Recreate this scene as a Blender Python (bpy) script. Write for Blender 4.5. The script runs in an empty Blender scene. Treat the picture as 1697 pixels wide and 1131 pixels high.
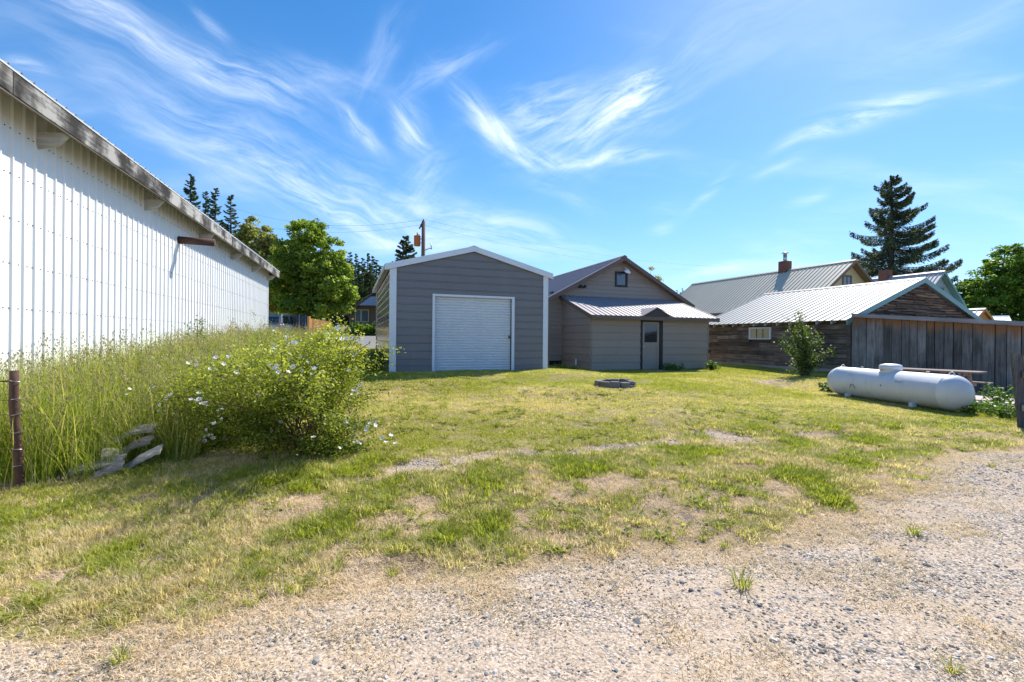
import bpy, math, random
import numpy as np
from mathutils import Matrix, Vector

# ------------------------------------------------------------------ camera, sky, sun
S = bpy.context.scene
COL = S.collection
F, CX, HY, ROLL, CAMZ = 760.0, 848.5, 562.7, 0.0088, 1.6
cam = bpy.data.cameras.new('camera')
cam.sensor_fit = 'HORIZONTAL'; cam.sensor_width = 36.0
cam.lens = 36.0 * F / 1697.0
cam.shift_y = -(565.5 - HY) / 1697.0
cam.clip_start = 0.05; cam.clip_end = 3000
co = bpy.data.objects.new('camera', cam); COL.objects.link(co)
co.matrix_world = Matrix.Translation((0, 0, CAMZ)) @ Matrix.Rotation(math.radians(90), 4, 'X') @ Matrix.Rotation(ROLL, 4, 'Z')
S.camera = co

SUN_AZ = math.atan2(0.60, 0.80)      # from +Y towards +X
SUN_EL = math.radians(45)
S.view_settings.view_transform = 'Standard'; S.view_settings.look = 'None'
S.view_settings.gamma = 1.0; S.view_settings.exposure = 0.72
S.view_settings.use_curve_mapping = False
S.cycles.max_bounces = 8; S.cycles.diffuse_bounces = 3; S.cycles.transparent_max_bounces = 12

sun = bpy.data.lights.new('sun', 'SUN'); sun.energy = 4.6; sun.angle = math.radians(0.53); sun.color = (1.0, 0.945, 0.86)
so = bpy.data.objects.new('sun', sun); COL.objects.link(so)
sd = Vector((math.sin(SUN_AZ) * math.cos(SUN_EL), math.cos(SUN_AZ) * math.cos(SUN_EL), math.sin(SUN_EL)))
so.rotation_euler = sd.to_track_quat('Z', 'Y').to_euler(); so.location = sd * 60

class NT:
    """small node-tree writer"""
    def __init__(s, tree): s.t = tree; s.n = tree.nodes; s.l = tree.links
    def new(s, typ, **k):
        n = s.n.new(typ)
        for a, b in k.items(): setattr(n, a, b)
        return n
    def put(s, sock, v):
        if isinstance(v, bpy.types.NodeSocket): s.l.new(v, sock)
        elif v is not None:
            try: sock.default_value = v
            except Exception:
                sock.default_value = tuple(v) + (1.0,) if len(v) == 3 else v
    def m(s, op, a, b=None, c=None, clamp=False):
        n = s.new('ShaderNodeMath', operation=op, use_clamp=clamp)
        s.put(n.inputs[0], a)
        if b is not None: s.put(n.inputs[1], b)
        if c is not None: s.put(n.inputs[2], c)
        return n.outputs[0]
    def v(s, op, a, b=None):
        n = s.new('ShaderNodeVectorMath', operation=op)
        s.put(n.inputs[0], a)
        if b is not None:
            if op == 'SCALE': s.put(n.inputs['Scale'], b)
            else: s.put(n.inputs[1], b)
        return n.outputs['Value'] if op in ('DOT_PRODUCT', 'LENGTH') else n.outputs['Vector']
    def mix(s, f, a, b, blend='MIX'):
        n = s.new('ShaderNodeMix', data_type='RGBA', blend_type=blend)
        s.put(n.inputs[0], f)
        s.put(n.inputs[6], col4(a)); s.put(n.inputs[7], col4(b))
        return n.outputs[2]
    def noise(s, vec, scale, detail=4, rough=0.55, dist=0.0, out='Fac'):
        n = s.new('ShaderNodeTexNoise')
        if vec is not None: s.put(n.inputs['Vector'], vec)
        s.put(n.inputs['Scale'], scale); n.inputs['Detail'].default_value = detail
        n.inputs['Roughness'].default_value = rough; n.inputs['Distortion'].default_value = dist
        return n.outputs[out]
    def ramp(s, f, pts):
        n = s.new('ShaderNodeValToRGB'); s.put(n.inputs[0], f)
        e = n.color_ramp.elements
        while len(e) < len(pts): e.new(0.5)
        for i, (p, c) in enumerate(pts):
            e[i].position = p
            e[i].color = (c, c, c, 1) if isinstance(c, (int, float)) else tuple(c) + (1,)
        return n.outputs[0]
    def sstep(s, f, a, b):
        n = s.new('ShaderNodeMapRange', interpolation_type='SMOOTHSTEP')
        s.put(n.inputs[0], f); n.inputs[1].default_value = a; n.inputs[2].default_value = b
        return n.outputs[0]
def col4(c):
    if isinstance(c, bpy.types.NodeSocket): return c
    if isinstance(c, (int, float)): return (c, c, c, 1)
    return tuple(c) + (1,) if len(c) == 3 else c

def pixdir(px, py):
    dx, dy = px - CX, py - HY
    x = dx + dy * ROLL; y = dy - dx * ROLL
    return Vector((x / F, 1.0, -y / F))

def make_world():
    w = bpy.data.worlds.new('World'); S.world = w; w.use_nodes = True
    w.cycles.sampling_method = 'MANUAL'; w.cycles.sample_map_resolution = 512
    t = NT(w.node_tree); t.n.clear()
    sky = t.new('ShaderNodeTexSky', sky_type='NISHITA')
    sky.sun_disc = False; sky.sun_elevation = SUN_EL; sky.sun_rotation = SUN_AZ
    sky.altitude = 700; sky.air_density = 1.0; sky.dust_density = 0.4; sky.ozone_density = 3.0
    tc = t.new('ShaderNodeTexCoord'); d = tc.outputs['Generated']
    d = t.v('NORMALIZE', d)
    # high cirrus: a thin veil everywhere plus a few long wisps, each in its own direction of the sky
    sep = t.new('ShaderNodeSeparateXYZ'); t.l.new(d, sep.inputs[0])
    zz = t.m('ADD', t.m('MAXIMUM', sep.outputs[2], 0.0), 0.22)
    q = t.v('SCALE', d, t.m('DIVIDE', 1.0, zz))
    mp = t.new('ShaderNodeMapping'); t.l.new(q, mp.inputs[0])
    mp.inputs['Rotation'].default_value = (0, 0, math.radians(35)); mp.inputs['Scale'].default_value = (0.55, 1.5, 1)
    warp = t.noise(mp.outputs[0], 1.6, 3, 0.5, out='Color')
    qv = t.v('ADD', mp.outputs[0], t.v('SCALE', warp, 0.45))
    veil = t.noise(qv, 1.5, 6, 0.55)
    veil = t.m('MULTIPLY', t.sstep(veil, 0.48, 0.86), t.sstep(sep.outputs[2], 0.0, 0.12))
    total = t.m('MULTIPLY', veil, 0.42)
    fib0 = t.noise(d, 4.0, 3, 0.5, out='Color')
    dw = t.v('ADD', d, t.v('SCALE', t.v('SUBTRACT', fib0, (0.5, 0.5, 0.5)), 0.10))
    W = [(300, 85, 27, 210, 42, .62), (410, 120, 25, 90, 26, .6), (150, 15, 20, 120, 40, .5),
         (420, 262, 30, 250, 52, .62), (300, 240, 35, 150, 30, .4), (560, 352, 30, 70, 13, 1.1), (640, 330, 25, 190, 48, .5),
         (590, 205, 42, 52, 13, .9), (688, 222, 62, 42, 24, 1.0), (340, 20, 50, 30, 14, .6),
         (808, 205, 46, 66, 20, 1.1), (870, 250, 22, 70, 17, 1.2), (990, 264, -4, 95, 12, .9), (1045, 150, -42, 60, 26, 1.0), (1000, 195, -30, 70, 22, .9), (905, 185, -12, 90, 34, .8),
         (1000, 210, -30, 120, 55, .5), (730, 130, -30, 80, 14, .5), (520, 120, 20, 110, 24, .35), (640, 100, -55, 70, 20, .3),
         (1390, 212, -20, 95, 15, 1.0), (1450, 185, -18, 120, 24, .5), (1195, 292, -38, 22, 8, .7), (1160, 342, -45, 26, 8, .9), (1270, 290, -20, 60, 10, .45),
         (1640, 130, -12, 42, 10, .6), (1340, 330, -20, 40, 12, .35), (700, 315, -45, 60, 24, .5), (820, 378, 12, 150, 22, .6),
         (700, 395, 5, 140, 16, .5), (920, 320, 15, 60, 12, .35), (1180, 462, -8, 70, 10, .8), (1095, 376, 0, 24, 9, .4),
         (40, 118, 10, 40, 16, .8), (1560, 60, -30, 220, 40, .22), (1200, 60, -35, 260, 70, .22), (1500, 330, -15, 220, 30, .2)]
    groups = {}
    for w_ in W:
        g0 = min((-55, -36, -14, 8, 27, 42), key=lambda q_: abs(q_ - w_[2])); groups.setdefault(g0, []).append(w_)
    for g0, ws in groups.items():
        # fibre noise drawn out along this group's direction
        c = pixdir(700, 250); c.normalize(); a = math.radians(g0)
        e = pixdir(700 + 10 * math.cos(a), 250 + 10 * math.sin(a)); e.normalize(); gt = (e - c).normalized(); gn = c.cross(gt).normalized()
        cb = t.new('ShaderNodeCombineXYZ')
        t.put(cb.inputs[0], t.m('MULTIPLY', t.v('DOT_PRODUCT', dw, tuple(gt)), 7.0)); t.put(cb.inputs[1], t.m('MULTIPLY', t.v('DOT_PRODUCT', dw, tuple(gn)), 34.0)); cb.inputs[2].default_value = g0 * 0.13
        nz = t.sstep(t.noise(cb.outputs[0], 1.0, 9, 0.66, 0.35), 0.30, 0.82)
        acc = None
        for (px, py, ang, L, Wd, st) in ws:
            c = pixdir(px, py); c.normalize(); a = math.radians(ang)
            e = pixdir(px + 10 * math.cos(a), py + 10 * math.sin(a)); e.normalize()
            tv = (e - c); k = tv.length / 10; tv.normalize(); nv = c.cross(tv).normalized()
            uu = t.v('DOT_PRODUCT', dw, tuple(tv / (L * k))); vv = t.v('DOT_PRODUCT', dw, tuple(nv / (Wd * k)))
            g = t.m('MULTIPLY_ADD', uu, uu, t.m('MULTIPLY', vv, vv))
            g = t.m('MULTIPLY', t.m('POWER', math.e, t.m('MULTIPLY', g, -1.0)), st)
            acc = g if acc is None else t.m('ADD', acc, g)
        acc = t.m('MULTIPLY', acc, t.m('GREATER_THAN', sep.outputs[1], 0.0))
        total = t.m('MULTIPLY_ADD', acc, nz, total)
    total = t.m('MINIMUM', t.m('MULTIPLY', total, 0.80), 0.88)
    hs = t.new('ShaderNodeHueSaturation'); t.l.new(sky.outputs[0], hs.inputs['Color'])
    hs.inputs['Saturation'].default_value = 1.38; hs.inputs['Hue'].default_value = 0.499; hs.inputs['Value'].default_value = 0.80
    low = t.m('MULTIPLY', t.m('POWER', math.e, t.m('MULTIPLY', t.m('MAXIMUM', sep.outputs[2], 0.0), -4.0)), 0.80)   # pale haze low in the sky, all round
    base = t.mix(low, hs.outputs[0], (2.25, 3.5, 5.9))
    c = t.mix(total, base, (5.8, 6.3, 7.0))
    bg = t.new('ShaderNodeBackground'); t.l.new(c, bg.inputs[0]); bg.inputs[1].default_value = 0.14
    out = t.new('ShaderNodeOutputWorld'); t.l.new(bg.outputs[0], out.inputs[0])
make_world()

# ------------------------------------------------------------------ helpers
def at(px, py, Y):
    """the point at depth Y seen in direction px, py (photo pixels)"""
    d = pixdir(px, py)
    return Vector((d.x * Y, Y, CAMZ + d.z * Y))

def vn(x, y, sc, seed=0):
    """value noise, numpy"""
    x = np.asarray(x, float) / sc + seed * 17.3; y = np.asarray(y, float) / sc + seed * 7.7
    xi = np.floor(x).astype(np.int64); yi = np.floor(y).astype(np.int64)
    fx = x - xi; fy = y - yi; fx = fx * fx * (3 - 2 * fx); fy = fy * fy * (3 - 2 * fy)
    def h(a, b):
        n = (a * 374761393 + b * 668265263 + seed * 144665) & 0x7fffffff
        n = ((n ^ (n >> 13)) * 1274126177) & 0x7fffffff
        return ((n ^ (n >> 16)) & 0xffff) / 65535.0
    return (h(xi, yi) * (1 - fx) + h(xi + 1, yi) * fx) * (1 - fy) + (h(xi, yi + 1) * (1 - fx) + h(xi + 1, yi + 1) * fx) * fy
def fbm(x, y, sc, seed=0):
    return (vn(x, y, sc, seed) * .5 + vn(x, y, sc * .47, seed + 1) * .3 + vn(x, y, sc * .21, seed + 2) * .2)

CP = np.array([(0,-8,0),(-6,-8,0),(6,-8,0),(0,0,0),(0,3,.0),(-3,3,0),(-6,2,0),(4,3,0),(8,4,0),(12,5,0),(-5,4.6,0.0),(-3.8,6,.08),(0,6,.09),(3,6.5,.07),(6,7,.04),(9,7.5,.06),(14,8,.05),
 (-2,9,.32),(2,9,.29),(6,9.5,.18),(9.3,9.8,.09),(-3.5,12.6,.62),(-1,13.2,.64),(1.1,14.2,.63),(3,13,.5),(1,11.5,.46),(2.6,11.5,.43),(-5.5,12,.66),(-7,15,.85),
 (3.1,17.6,.37),(2,19,.45),(5.9,18.6,.365),(8.6,19.6,.37),(6,16,.36),(9,13.5,.12),(9.6,11.5,.1),(12,12,.11),(13,13,.1),(15,14,.0),(17,12,.0),(12.4,18,.38),(13.6,16.5,.15),(10.8,24.0,.45),(10.6,17.6,.27),
 (-6.1,20.5,1.09),(-9.9,28,1.4),(-14,45,1.78),(-6.5,8,.25),(-8,12,.6),(-9.5,17,.95),(-12,22,1.3),(-20,35,1.6),(-20,10,.6),(-15,60,3.4),(-17,52,2.6),(0,30,.8),(0,50,1.3),(20,40,.6),(40,50,.7),(30,25,.1),(30,8,-.1),(-40,40,2),(-30,-10,0),(30,-10,0),
 (0,-60,0),(80,0,0),(-80,0,1),(80,80,1),(0,110,5),(-60,100,7),(60,120,3),(0,300,14),(-200,300,16),(200,300,12)], float)
def zg(x, y):
    x = np.asarray(x, float); y = np.asarray(y, float); shp = np.broadcast(x, y).shape
    x = np.broadcast_to(x, shp).ravel(); y = np.broadcast_to(y, shp).ravel()
    out = np.empty(x.size)
    for i in range(0, x.size, 20000):
        xx = x[i:i+20000, None]; yy = y[i:i+20000, None]
        d2 = (xx - CP[:, 0]) ** 2 + (yy - CP[:, 1]) ** 2
        r = np.sqrt(np.maximum(xx[:, 0] ** 2 + yy[:, 0] ** 2, 1))[:, None]
        w = 1.0 / (d2 + 0.15 + (0.035 * r) ** 2) ** 2
        out[i:i+20000] = (w * CP[:, 2]).sum(1) / w.sum(1)
    return out.reshape(shp)
def zf(x, y): return float(zg(np.array([x]), np.array([y]))[0])

def tag(o, label=None, cat=None, group=None, kind=None):
    if label: o['label'] = label
    if cat: o['category'] = cat
    if group: o['group'] = group
    if kind: o['kind'] = kind
    return o
def empty(name, loc, rz=0, label=None, cat=None, group=None, kind=None):
    o = bpy.data.objects.new(name, None); COL.objects.link(o); o.empty_display_size = .3
    o.location = loc; o.rotation_euler = (0, 0, rz)
    return tag(o, label, cat, group, kind)
def link(name, me, mats, parent=None):
    o = bpy.data.objects.new(name, me); COL.objects.link(o)
    if mats is not None:
        if not isinstance(mats, (list, tuple)): mats = [mats]
        if not me.materials:
            for m in mats: me.materials.append(m)
    if parent is not None: o.parent = parent
    return o
def copy_tree(o, parent=None):
    c = o.copy(); COL.objects.link(c)
    if parent is not None: c.parent = parent
    for ch in [k for k in bpy.data.objects if k.parent == o]: copy_tree(ch, c)
    return c
def mesh_np(name, verts, faces, rnd=None, matidx=None, smooth=False):
    """faces: (N,k) int array"""
    me = bpy.data.meshes.new(name)
    verts = np.asarray(verts, np.float32); faces = np.asarray(faces, np.int32)
    n, k = faces.shape
    me.vertices.add(len(verts)); me.vertices.foreach_set('co', verts.ravel())
    me.loops.add(n * k); me.loops.foreach_set('vertex_index', faces.ravel())
    me.polygons.add(n); me.polygons.foreach_set('loop_start', np.arange(n, dtype=np.int32) * k)
    me.polygons.foreach_set('loop_total', np.full(n, k, np.int32))
    if matidx is not None: me.polygons.foreach_set('material_index', np.asarray(matidx, np.int32))
    if smooth: me.polygons.foreach_set('use_smooth', np.ones(n, bool))
    me.update(calc_edges=True)
    if rnd is not None:
        a = me.attributes.new('rnd', 'FLOAT', 'FACE'); a.data.foreach_set('value', np.asarray(rnd, np.float32))
    return me

class MB:
    def __init__(s): s.v = []; s.f = []; s.sm = []; s.mi = []; s.cur = 0
    def face(s, idx, smooth=False): s.f.append(tuple(idx)); s.sm.append(smooth); s.mi.append(s.cur)
    def box(s, x0, x1, y0, y1, z0, z1):
        b = len(s.v)
        s.v += [(x0,y0,z0),(x1,y0,z0),(x1,y1,z0),(x0,y1,z0),(x0,y0,z1),(x1,y0,z1),(x1,y1,z1),(x0,y1,z1)]
        for q in ((0,3,2,1),(4,5,6,7),(0,1,5,4),(1,2,6,5),(2,3,7,6),(3,0,4,7)): s.face([b+i for i in q])
        return s
    def hexa(s, p8):
        b = len(s.v); s.v += [tuple(p) for p in p8]
        for q in ((0,3,2,1),(4,5,6,7),(0,1,5,4),(1,2,6,5),(2,3,7,6),(3,0,4,7)): s.face([b+i for i in q])
        return s
    def beam(s, a, b, w, h, up=(0,0,1)):
        a = Vector(a); b = Vector(b); d = (b-a).normalized(); up = Vector(up)
        sx = d.cross(up)
        if sx.length < 1e-4: sx = d.cross(Vector((1,0,0)))
        sx.normalize(); u = sx.cross(d).normalized()
        sx *= w/2; u *= h/2
        return s.hexa([a-sx-u, a+sx-u, b+sx-u, b-sx-u, a-sx+u, a+sx+u, b+sx+u, b-sx+u])
    def poly(s, pts, smooth=False):
        b = len(s.v); s.v += [tuple(p) for p in pts]; s.face(range(b, b+len(pts)), smooth); return s
    def prism(s, pts, ext):
        """extrude a polygon by vector ext"""
        n = len(pts); b = len(s.v); e = Vector(ext)
        s.v += [tuple(p) for p in pts] + [tuple(Vector(p)+e) for p in pts]
        s.face(list(range(b, b+n))[::-1]); s.face(range(b+n, b+2*n))
        for i in range(n):
            j = (i+1) % n; s.face([b+i, b+j, b+n+j, b+n+i])
        return s
    def tube(s, pts, rad, sides=8, caps=True, smooth=True):
        pts = [Vector(p) for p in pts]; n = len(pts)
        if not hasattr(rad, '__len__'): rad = [rad]*n
        b = len(s.v); ref = Vector((0.31,0.2,0.93)); prev=None
        for i in range(n):
            d = (pts[min(i+1,n-1)] - pts[max(i-1,0)]).normalized()
            if prev is None:
                u = d.cross(ref)
                if u.length < .1: u = d.cross(Vector((1,0,0)))
            else: u = prev - d*prev.dot(d)
            u.normalize(); prev = u; w = d.cross(u)
            for k in range(sides):
                a = 2*math.pi*k/sides
                s.v.append(tuple(pts[i] + (u*math.cos(a)+w*math.sin(a))*rad[i]))
        for i in range(n-1):
            for k in range(sides):
                k2 = (k+1)%sides
                s.face([b+i*sides+k, b+i*sides+k2, b+(i+1)*sides+k2, b+(i+1)*sides+k], smooth)
        if caps:
            s.face([b+k for k in range(sides)][::-1]); s.face([b+(n-1)*sides+k for k in range(sides)])
        return s
    def lathe(s, prof, sides=24, mtx=None, smooth=True):
        """prof: (r, h) pairs about local z"""
        b = len(s.v)
        for (r, h) in prof:
            for k in range(sides):
                a = 2*math.pi*k/sides; p = Vector((r*math.cos(a), r*math.sin(a), h))
                if mtx: p = mtx @ p
                s.v.append(tuple(p))
        for i in range(len(prof)-1):
            for k in range(sides):
                k2 = (k+1)%sides
                s.face([b+i*sides+k, b+i*sides+k2, b+(i+1)*sides+k2, b+(i+1)*sides+k], smooth)
        if prof[0][0] > 1e-3: s.face([b+k for k in range(sides)][::-1])
        if prof[-1][0] > 1e-3: s.face([b+(len(prof)-1)*sides+k for k in range(sides)])
        return s
    def build(s, name, mat, parent=None, bevel=0, label=None):
        me = bpy.data.meshes.new(name); me.from_pydata(s.v, [], s.f)
        me.polygons.foreach_set('use_smooth', s.sm)
        me.polygons.foreach_set('material_index', s.mi); me.update()
        o = link(name, me, mat, parent)
        if bevel:
            m = o.modifiers.new('bevel', 'BEVEL'); m.width = bevel; m.segments = 1; m.limit_method = 'ANGLE'
        if label: o['label'] = label
        return o

# ------------------------------------------------------------------ materials
def newmat(name):
    m = bpy.data.materials.new(name); m.use_nodes = True
    t = NT(m.node_tree); t.n.clear()
    out = t.new('ShaderNodeOutputMaterial'); p = t.new('ShaderNodeBsdfPrincipled')
    t.l.new(p.outputs[0], out.inputs[0]); return m, t, p, out
def bump(t, p, h, strength=.3, dist=.01):
    b = t.new('ShaderNodeBump'); b.inputs['Strength'].default_value = strength; b.inputs['Distance'].default_value = dist
    t.put(b.inputs['Height'], h); t.l.new(b.outputs[0], p.inputs['Normal'])
def objco(t, scale=(1,1,1), rot=(0,0,0), rnd=True):
    tc = t.new('ShaderNodeTexCoord'); v = tc.outputs['Object']
    if rnd:
        oi = t.new('ShaderNodeObjectInfo')
        v = t.v('ADD', v, t.v('SCALE', (7.0, 3.0, 5.0), t.m('MULTIPLY', oi.outputs['Random'], 10.0)))
    mp = t.new('ShaderNodeMapping'); t.l.new(v, mp.inputs[0]); mp.inputs['Scale'].default_value = scale; mp.inputs['Rotation'].default_value = rot
    return mp.outputs[0]
def paint(name, c, rough=.5, metal=0, var=.12, dirt=None, dirtamt=.3, sc=1.5, rnd=.0, bstr=.05, spec=.5, coat=0):
    """painted or plain surface with soft mottling and grime"""
    m, t, p, out = newmat(name)
    co_ = objco(t, rnd=False)
    n1 = t.noise(co_, sc, 6, .6); n2 = t.noise(co_, sc*9, 4, .6)
    c = Vector(c)
    base = t.mix(n1, tuple(c*(1-var)), tuple(c*(1+var)))
    if rnd:
        oi = t.new('ShaderNodeObjectInfo')
        base = t.mix(1.0, base, t.ramp(oi.outputs['Random'], [(0, 1-rnd), (1, 1+rnd*.6)]), 'MULTIPLY')
    if dirt:
        mp2 = objco(t, (1.0, 1.0, .25), rnd=False)
        f = t.sstep(t.noise(mp2, sc*2.2, 7, .7), .5, .8)
        base = t.mix(t.m('MULTIPLY', f, dirtamt), base, dirt)
    t.put(p.inputs['Base Color'], base)
    t.put(p.inputs['Roughness'], t.m('ADD', t.m('MULTIPLY', n2, .18), rough-.09))
    p.inputs['Metallic'].default_value = metal; p.inputs['Specular IOR Level'].default_value = spec
    if coat: p.inputs['Coat Weight'].default_value = coat
    bump(t, p, n2, bstr*4, .004)
    return m
def wood(name, dark, mid, light, axis='z', warm=None, warm_z=None, scale=1.0, rough=.85, rnd=.35, blotch=.5, slope=0):
    """weathered boards: grain along one axis, knots, per-board tone"""
    m, t, p, out = newmat(name)
    sc = {'x': (.35, 6, 6), 'y': (6, .35, 6), 'z': (6, 6, .35)}[axis]
    v = objco(t, tuple(k*scale for k in sc))
    n1 = t.noise(v, 3.0, 9, .68, .6); n2 = t.noise(v, 14.0, 5, .6)
    v2 = objco(t, (1.2, 1.2, 1.2)); big = t.noise(v2, 1.1, 4, .6)
    f = t.m('ADD', t.m('MULTIPLY', n1, .75), t.m('MULTIPLY', n2, .35))
    f = t.m('ADD', f, t.m('MULTIPLY', t.m('SUBTRACT', big, .5), blotch))
    c = t.ramp(f, [(.30, dark), (.52, mid), (.78, light)])
    oi = t.new('ShaderNodeObjectInfo')
    c = t.mix(1.0, c, t.ramp(oi.outputs['Random'], [(0, 1-rnd), (.5, 1.0), (1, 1+rnd)]), 'MULTIPLY')
    if warm is not None:
        tc = t.new('ShaderNodeTexCoord'); sp = t.new('ShaderNodeSeparateXYZ'); t.l.new(tc.outputs['Object'], sp.inputs[0])
        h = t.m('ADD', t.m('MULTIPLY_ADD', sp.outputs[1], -slope, sp.outputs[2]), t.m('MULTIPLY', t.m('SUBTRACT', t.noise(objco(t, (1, 5, .6)), 1.3, 5, .6), .5), 1.0))
        w = t.sstep(h, warm_z[0], warm_z[1])
        wc = t.mix(n1, tuple(Vector(warm)*.55), tuple(Vector(warm)*1.3))
        c = t.mix(w, c, wc)
    t.put(p.inputs['Base Color'], c); p.inputs['Roughness'].default_value = rough; p.inputs['Specular IOR Level'].default_value = .25
    bump(t, p, f, .6, .006)
    return m
def leafmat(name, pts, trans=.35, rough=.5, patch=None, tcol=1.35, attr='rnd'):
    m, t, p, out = newmat(name)
    a = t.new('ShaderNodeAttribute', attribute_name=attr)
    c = t.ramp(a.outputs['Fac'], pts)
    tc = t.new('ShaderNodeTexCoord')
    n = t.noise(tc.outputs['Object'], patch or .8, 3, .6)
    c = t.mix(1.0, c, t.ramp(n, [(.3, .78), (.7, 1.22)]), 'MULTIPLY')
    t.put(p.inputs['Base Color'], c); p.inputs['Roughness'].default_value = rough; p.inputs['Specular IOR Level'].default_value = .35
    tr = t.new('ShaderNodeBsdfTranslucent'); t.put(tr.inputs[0], t.mix(1.0, c, (tcol*1.05, tcol*1.1, tcol*.55), 'MULTIPLY'))
    mx = t.new('ShaderNodeMixShader'); mx.inputs[0].default_value = trans
    t.l.new(p.outputs[0], mx.inputs[1]); t.l.new(tr.outputs[0], mx.inputs[2]); t.l.new(mx.outputs[0], out.inputs[0])
    return m
def tintleaf(name, dark, light, dry, trans=.35):
    """blades: colour per blade (rnd), per clump (tint: 0 green .. 1 dry)"""
    m, t, p, out = newmat(name)
    a = t.new('ShaderNodeAttribute', attribute_name='rnd')
    ti = t.new('ShaderNodeAttribute', attribute_name='tint', attribute_type='INSTANCER')
    c = t.mix(a.outputs['Fac'], dark, light)
    f = t.m('ADD', ti.outputs['Fac'], t.m('MULTIPLY', t.m('SUBTRACT', a.outputs['Fac'], .5), .7), clamp=True)
    dd = t.mix(a.outputs['Fac'], tuple(Vector(dry)*.7), tuple(Vector(dry)*1.15))
    c = t.mix(t.sstep(f, .3, .9), c, dd)
    t.put(p.inputs['Base Color'], c); p.inputs['Roughness'].default_value = .6; p.inputs['Specular IOR Level'].default_value = .3
    tr = t.new('ShaderNodeBsdfTranslucent'); t.put(tr.inputs[0], t.mix(1.0, c, (1.35, 1.4, .8), 'MULTIPLY'))
    mx = t.new('ShaderNodeMixShader'); mx.inputs[0].default_value = trans
    t.l.new(p.outputs[0], mx.inputs[1]); t.l.new(tr.outputs[0], mx.inputs[2]); t.l.new(mx.outputs[0], out.inputs[0])
    return m
def glass(name, c=(.02,.025,.03), rough=.06):
    m, t, p, out = newmat(name)
    p.inputs['Base Color'].default_value = c + (1,); p.inputs['Roughness'].default_value = rough
    p.inputs['Specular IOR Level'].default_value = .9
    v = objco(t, rnd=False); bump(t, p, t.noise(v, 3, 2), .05, .01)
    return m

M = {}
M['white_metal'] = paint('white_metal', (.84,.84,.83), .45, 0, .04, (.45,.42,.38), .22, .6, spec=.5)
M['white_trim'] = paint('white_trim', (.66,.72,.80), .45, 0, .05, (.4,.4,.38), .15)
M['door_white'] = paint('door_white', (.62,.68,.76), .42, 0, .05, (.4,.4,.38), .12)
M['grey_siding'] = paint('grey_siding', (.165,.17,.188), .45, 0, .10, (.24,.23,.21), .35, 1.1, rnd=.06)
M['side_siding'] = paint('side_siding', (.155,.163,.175), .16, 0, .06, spec=1.0)
M['rib_trim'] = paint('rib_trim', (.5,.47,.42), .4, 0, .05)
M['taupe'] = paint('taupe_siding', (.32,.27,.23), .75, 0, .07, (.2,.18,.16), .2, 1.2, rnd=.07)
M['taupe_trim'] = paint('taupe_trim', (.15,.11,.085), .7, 0, .1)
M['dark_brown'] = paint('dark_brown', (.05,.042,.04), .6, 0, .1)
M['black'] = paint('black_paint', (.012,.012,.014), .5, 0, .1)
M['roof_taupe'] = paint('roof_taupe', (.33,.29,.30), .55, 0, .05, (.25,.2,.2), .2, rnd=.04, spec=.3)
M['roof_tan'] = paint('roof_tan', (.56,.50,.38), .5, 0, .06, (.2,.18,.15), .3, rnd=.03)
M['roof_pale'] = paint('roof_pale', (.43,.42,.375), .55, 0, .06, (.4,.37,.3), .35, rnd=.05, spec=.6)
M['roof_grey'] = paint('roof_grey', (.42,.40,.42), .42, 0, .06, (.3,.28,.28), .2)
M['teal_trim'] = paint('teal_trim', (.17,.31,.29), .5, 0, .08, (.2,.2,.18), .3)
M['blue_siding'] = paint('blue_siding', (.30,.40,.44), .6, 0, .05)
M['cream'] = paint('cream_siding', (.50,.44,.27), .7, 0, .06)
M['brown_trim'] = paint('brown_trim', (.17,.125,.08), .7, 0, .1)
M['concrete'] = paint('concrete', (.40,.37,.34), .9, 0, .2, (.2,.19,.17), .5, 2.5, bstr=.2)
M['slab'] = paint('slab', (.50,.43,.38), .9, 0, .12, (.3,.27,.24), .4, 2.0, bstr=.15)
M['block'] = paint('block', (.21,.19,.18), .95, 0, .25, (.12,.12,.11), .6, 6, rnd=.2, bstr=.4)
M['brick'] = paint('brick', (.22,.09,.06), .9, 0, .25, (.1,.07,.06), .5, 8, rnd=.3, bstr=.3)
M['steel'] = paint('steel', (.5,.5,.5), .35, .9, .1)
M['rust'] = paint('rust', (.085,.04,.028), .85, 0, .35, (.05,.03,.025), .6, 7, bstr=.4)
M['tank'] = paint('tank_white', (.68,.69,.71), .42, 0, .05, (.30,.25,.20), .38, 2.2, spec=.5)
M['orange_rust'] = paint('orange_rust', (.42,.13,.03), .7, 0, .25, (.2,.06,.02), .5, 6)
M['pole'] = paint('pole_wood', (.16,.10,.075), .9, 0, .2)
M['wire'] = paint('wire', (.10,.10,.11), .6, 0, .1)
M['cedar'] = wood('cedar', (.30,.13,.04), (.50,.25,.09), (.62,.35,.15), 'z', rnd=.25)
M['fascia_wood'] = wood('fascia_wood', (.022,.02,.018), (.10,.095,.088), (.36,.35,.33), 'y', scale=.8, rnd=.15, blotch=2.4)
M['block_wood'] = wood('block_wood', (.25,.24,.22), (.45,.44,.41), (.6,.59,.55), 'x', rnd=.1)
M['soffit'] = wood('soffit', (.07,.055,.04), (.14,.115,.085), (.24,.20,.15), 'y', rnd=.1)
M['old_board'] = wood('old_board', (.026,.021,.016), (.135,.108,.085), (.32,.265,.21), 'y', rnd=.42)
M['old_shake'] = wood('old_shake', (.035,.018,.010), (.17,.095,.055), (.36,.23,.14), 'x', rnd=.5)
M['plank'] = wood('plank', (.055,.049,.044), (.165,.155,.146), (.34,.325,.31), 'z', warm=(.30,.15,.07), warm_z=(2.22, 2.56), rnd=.4, slope=.098)
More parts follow.
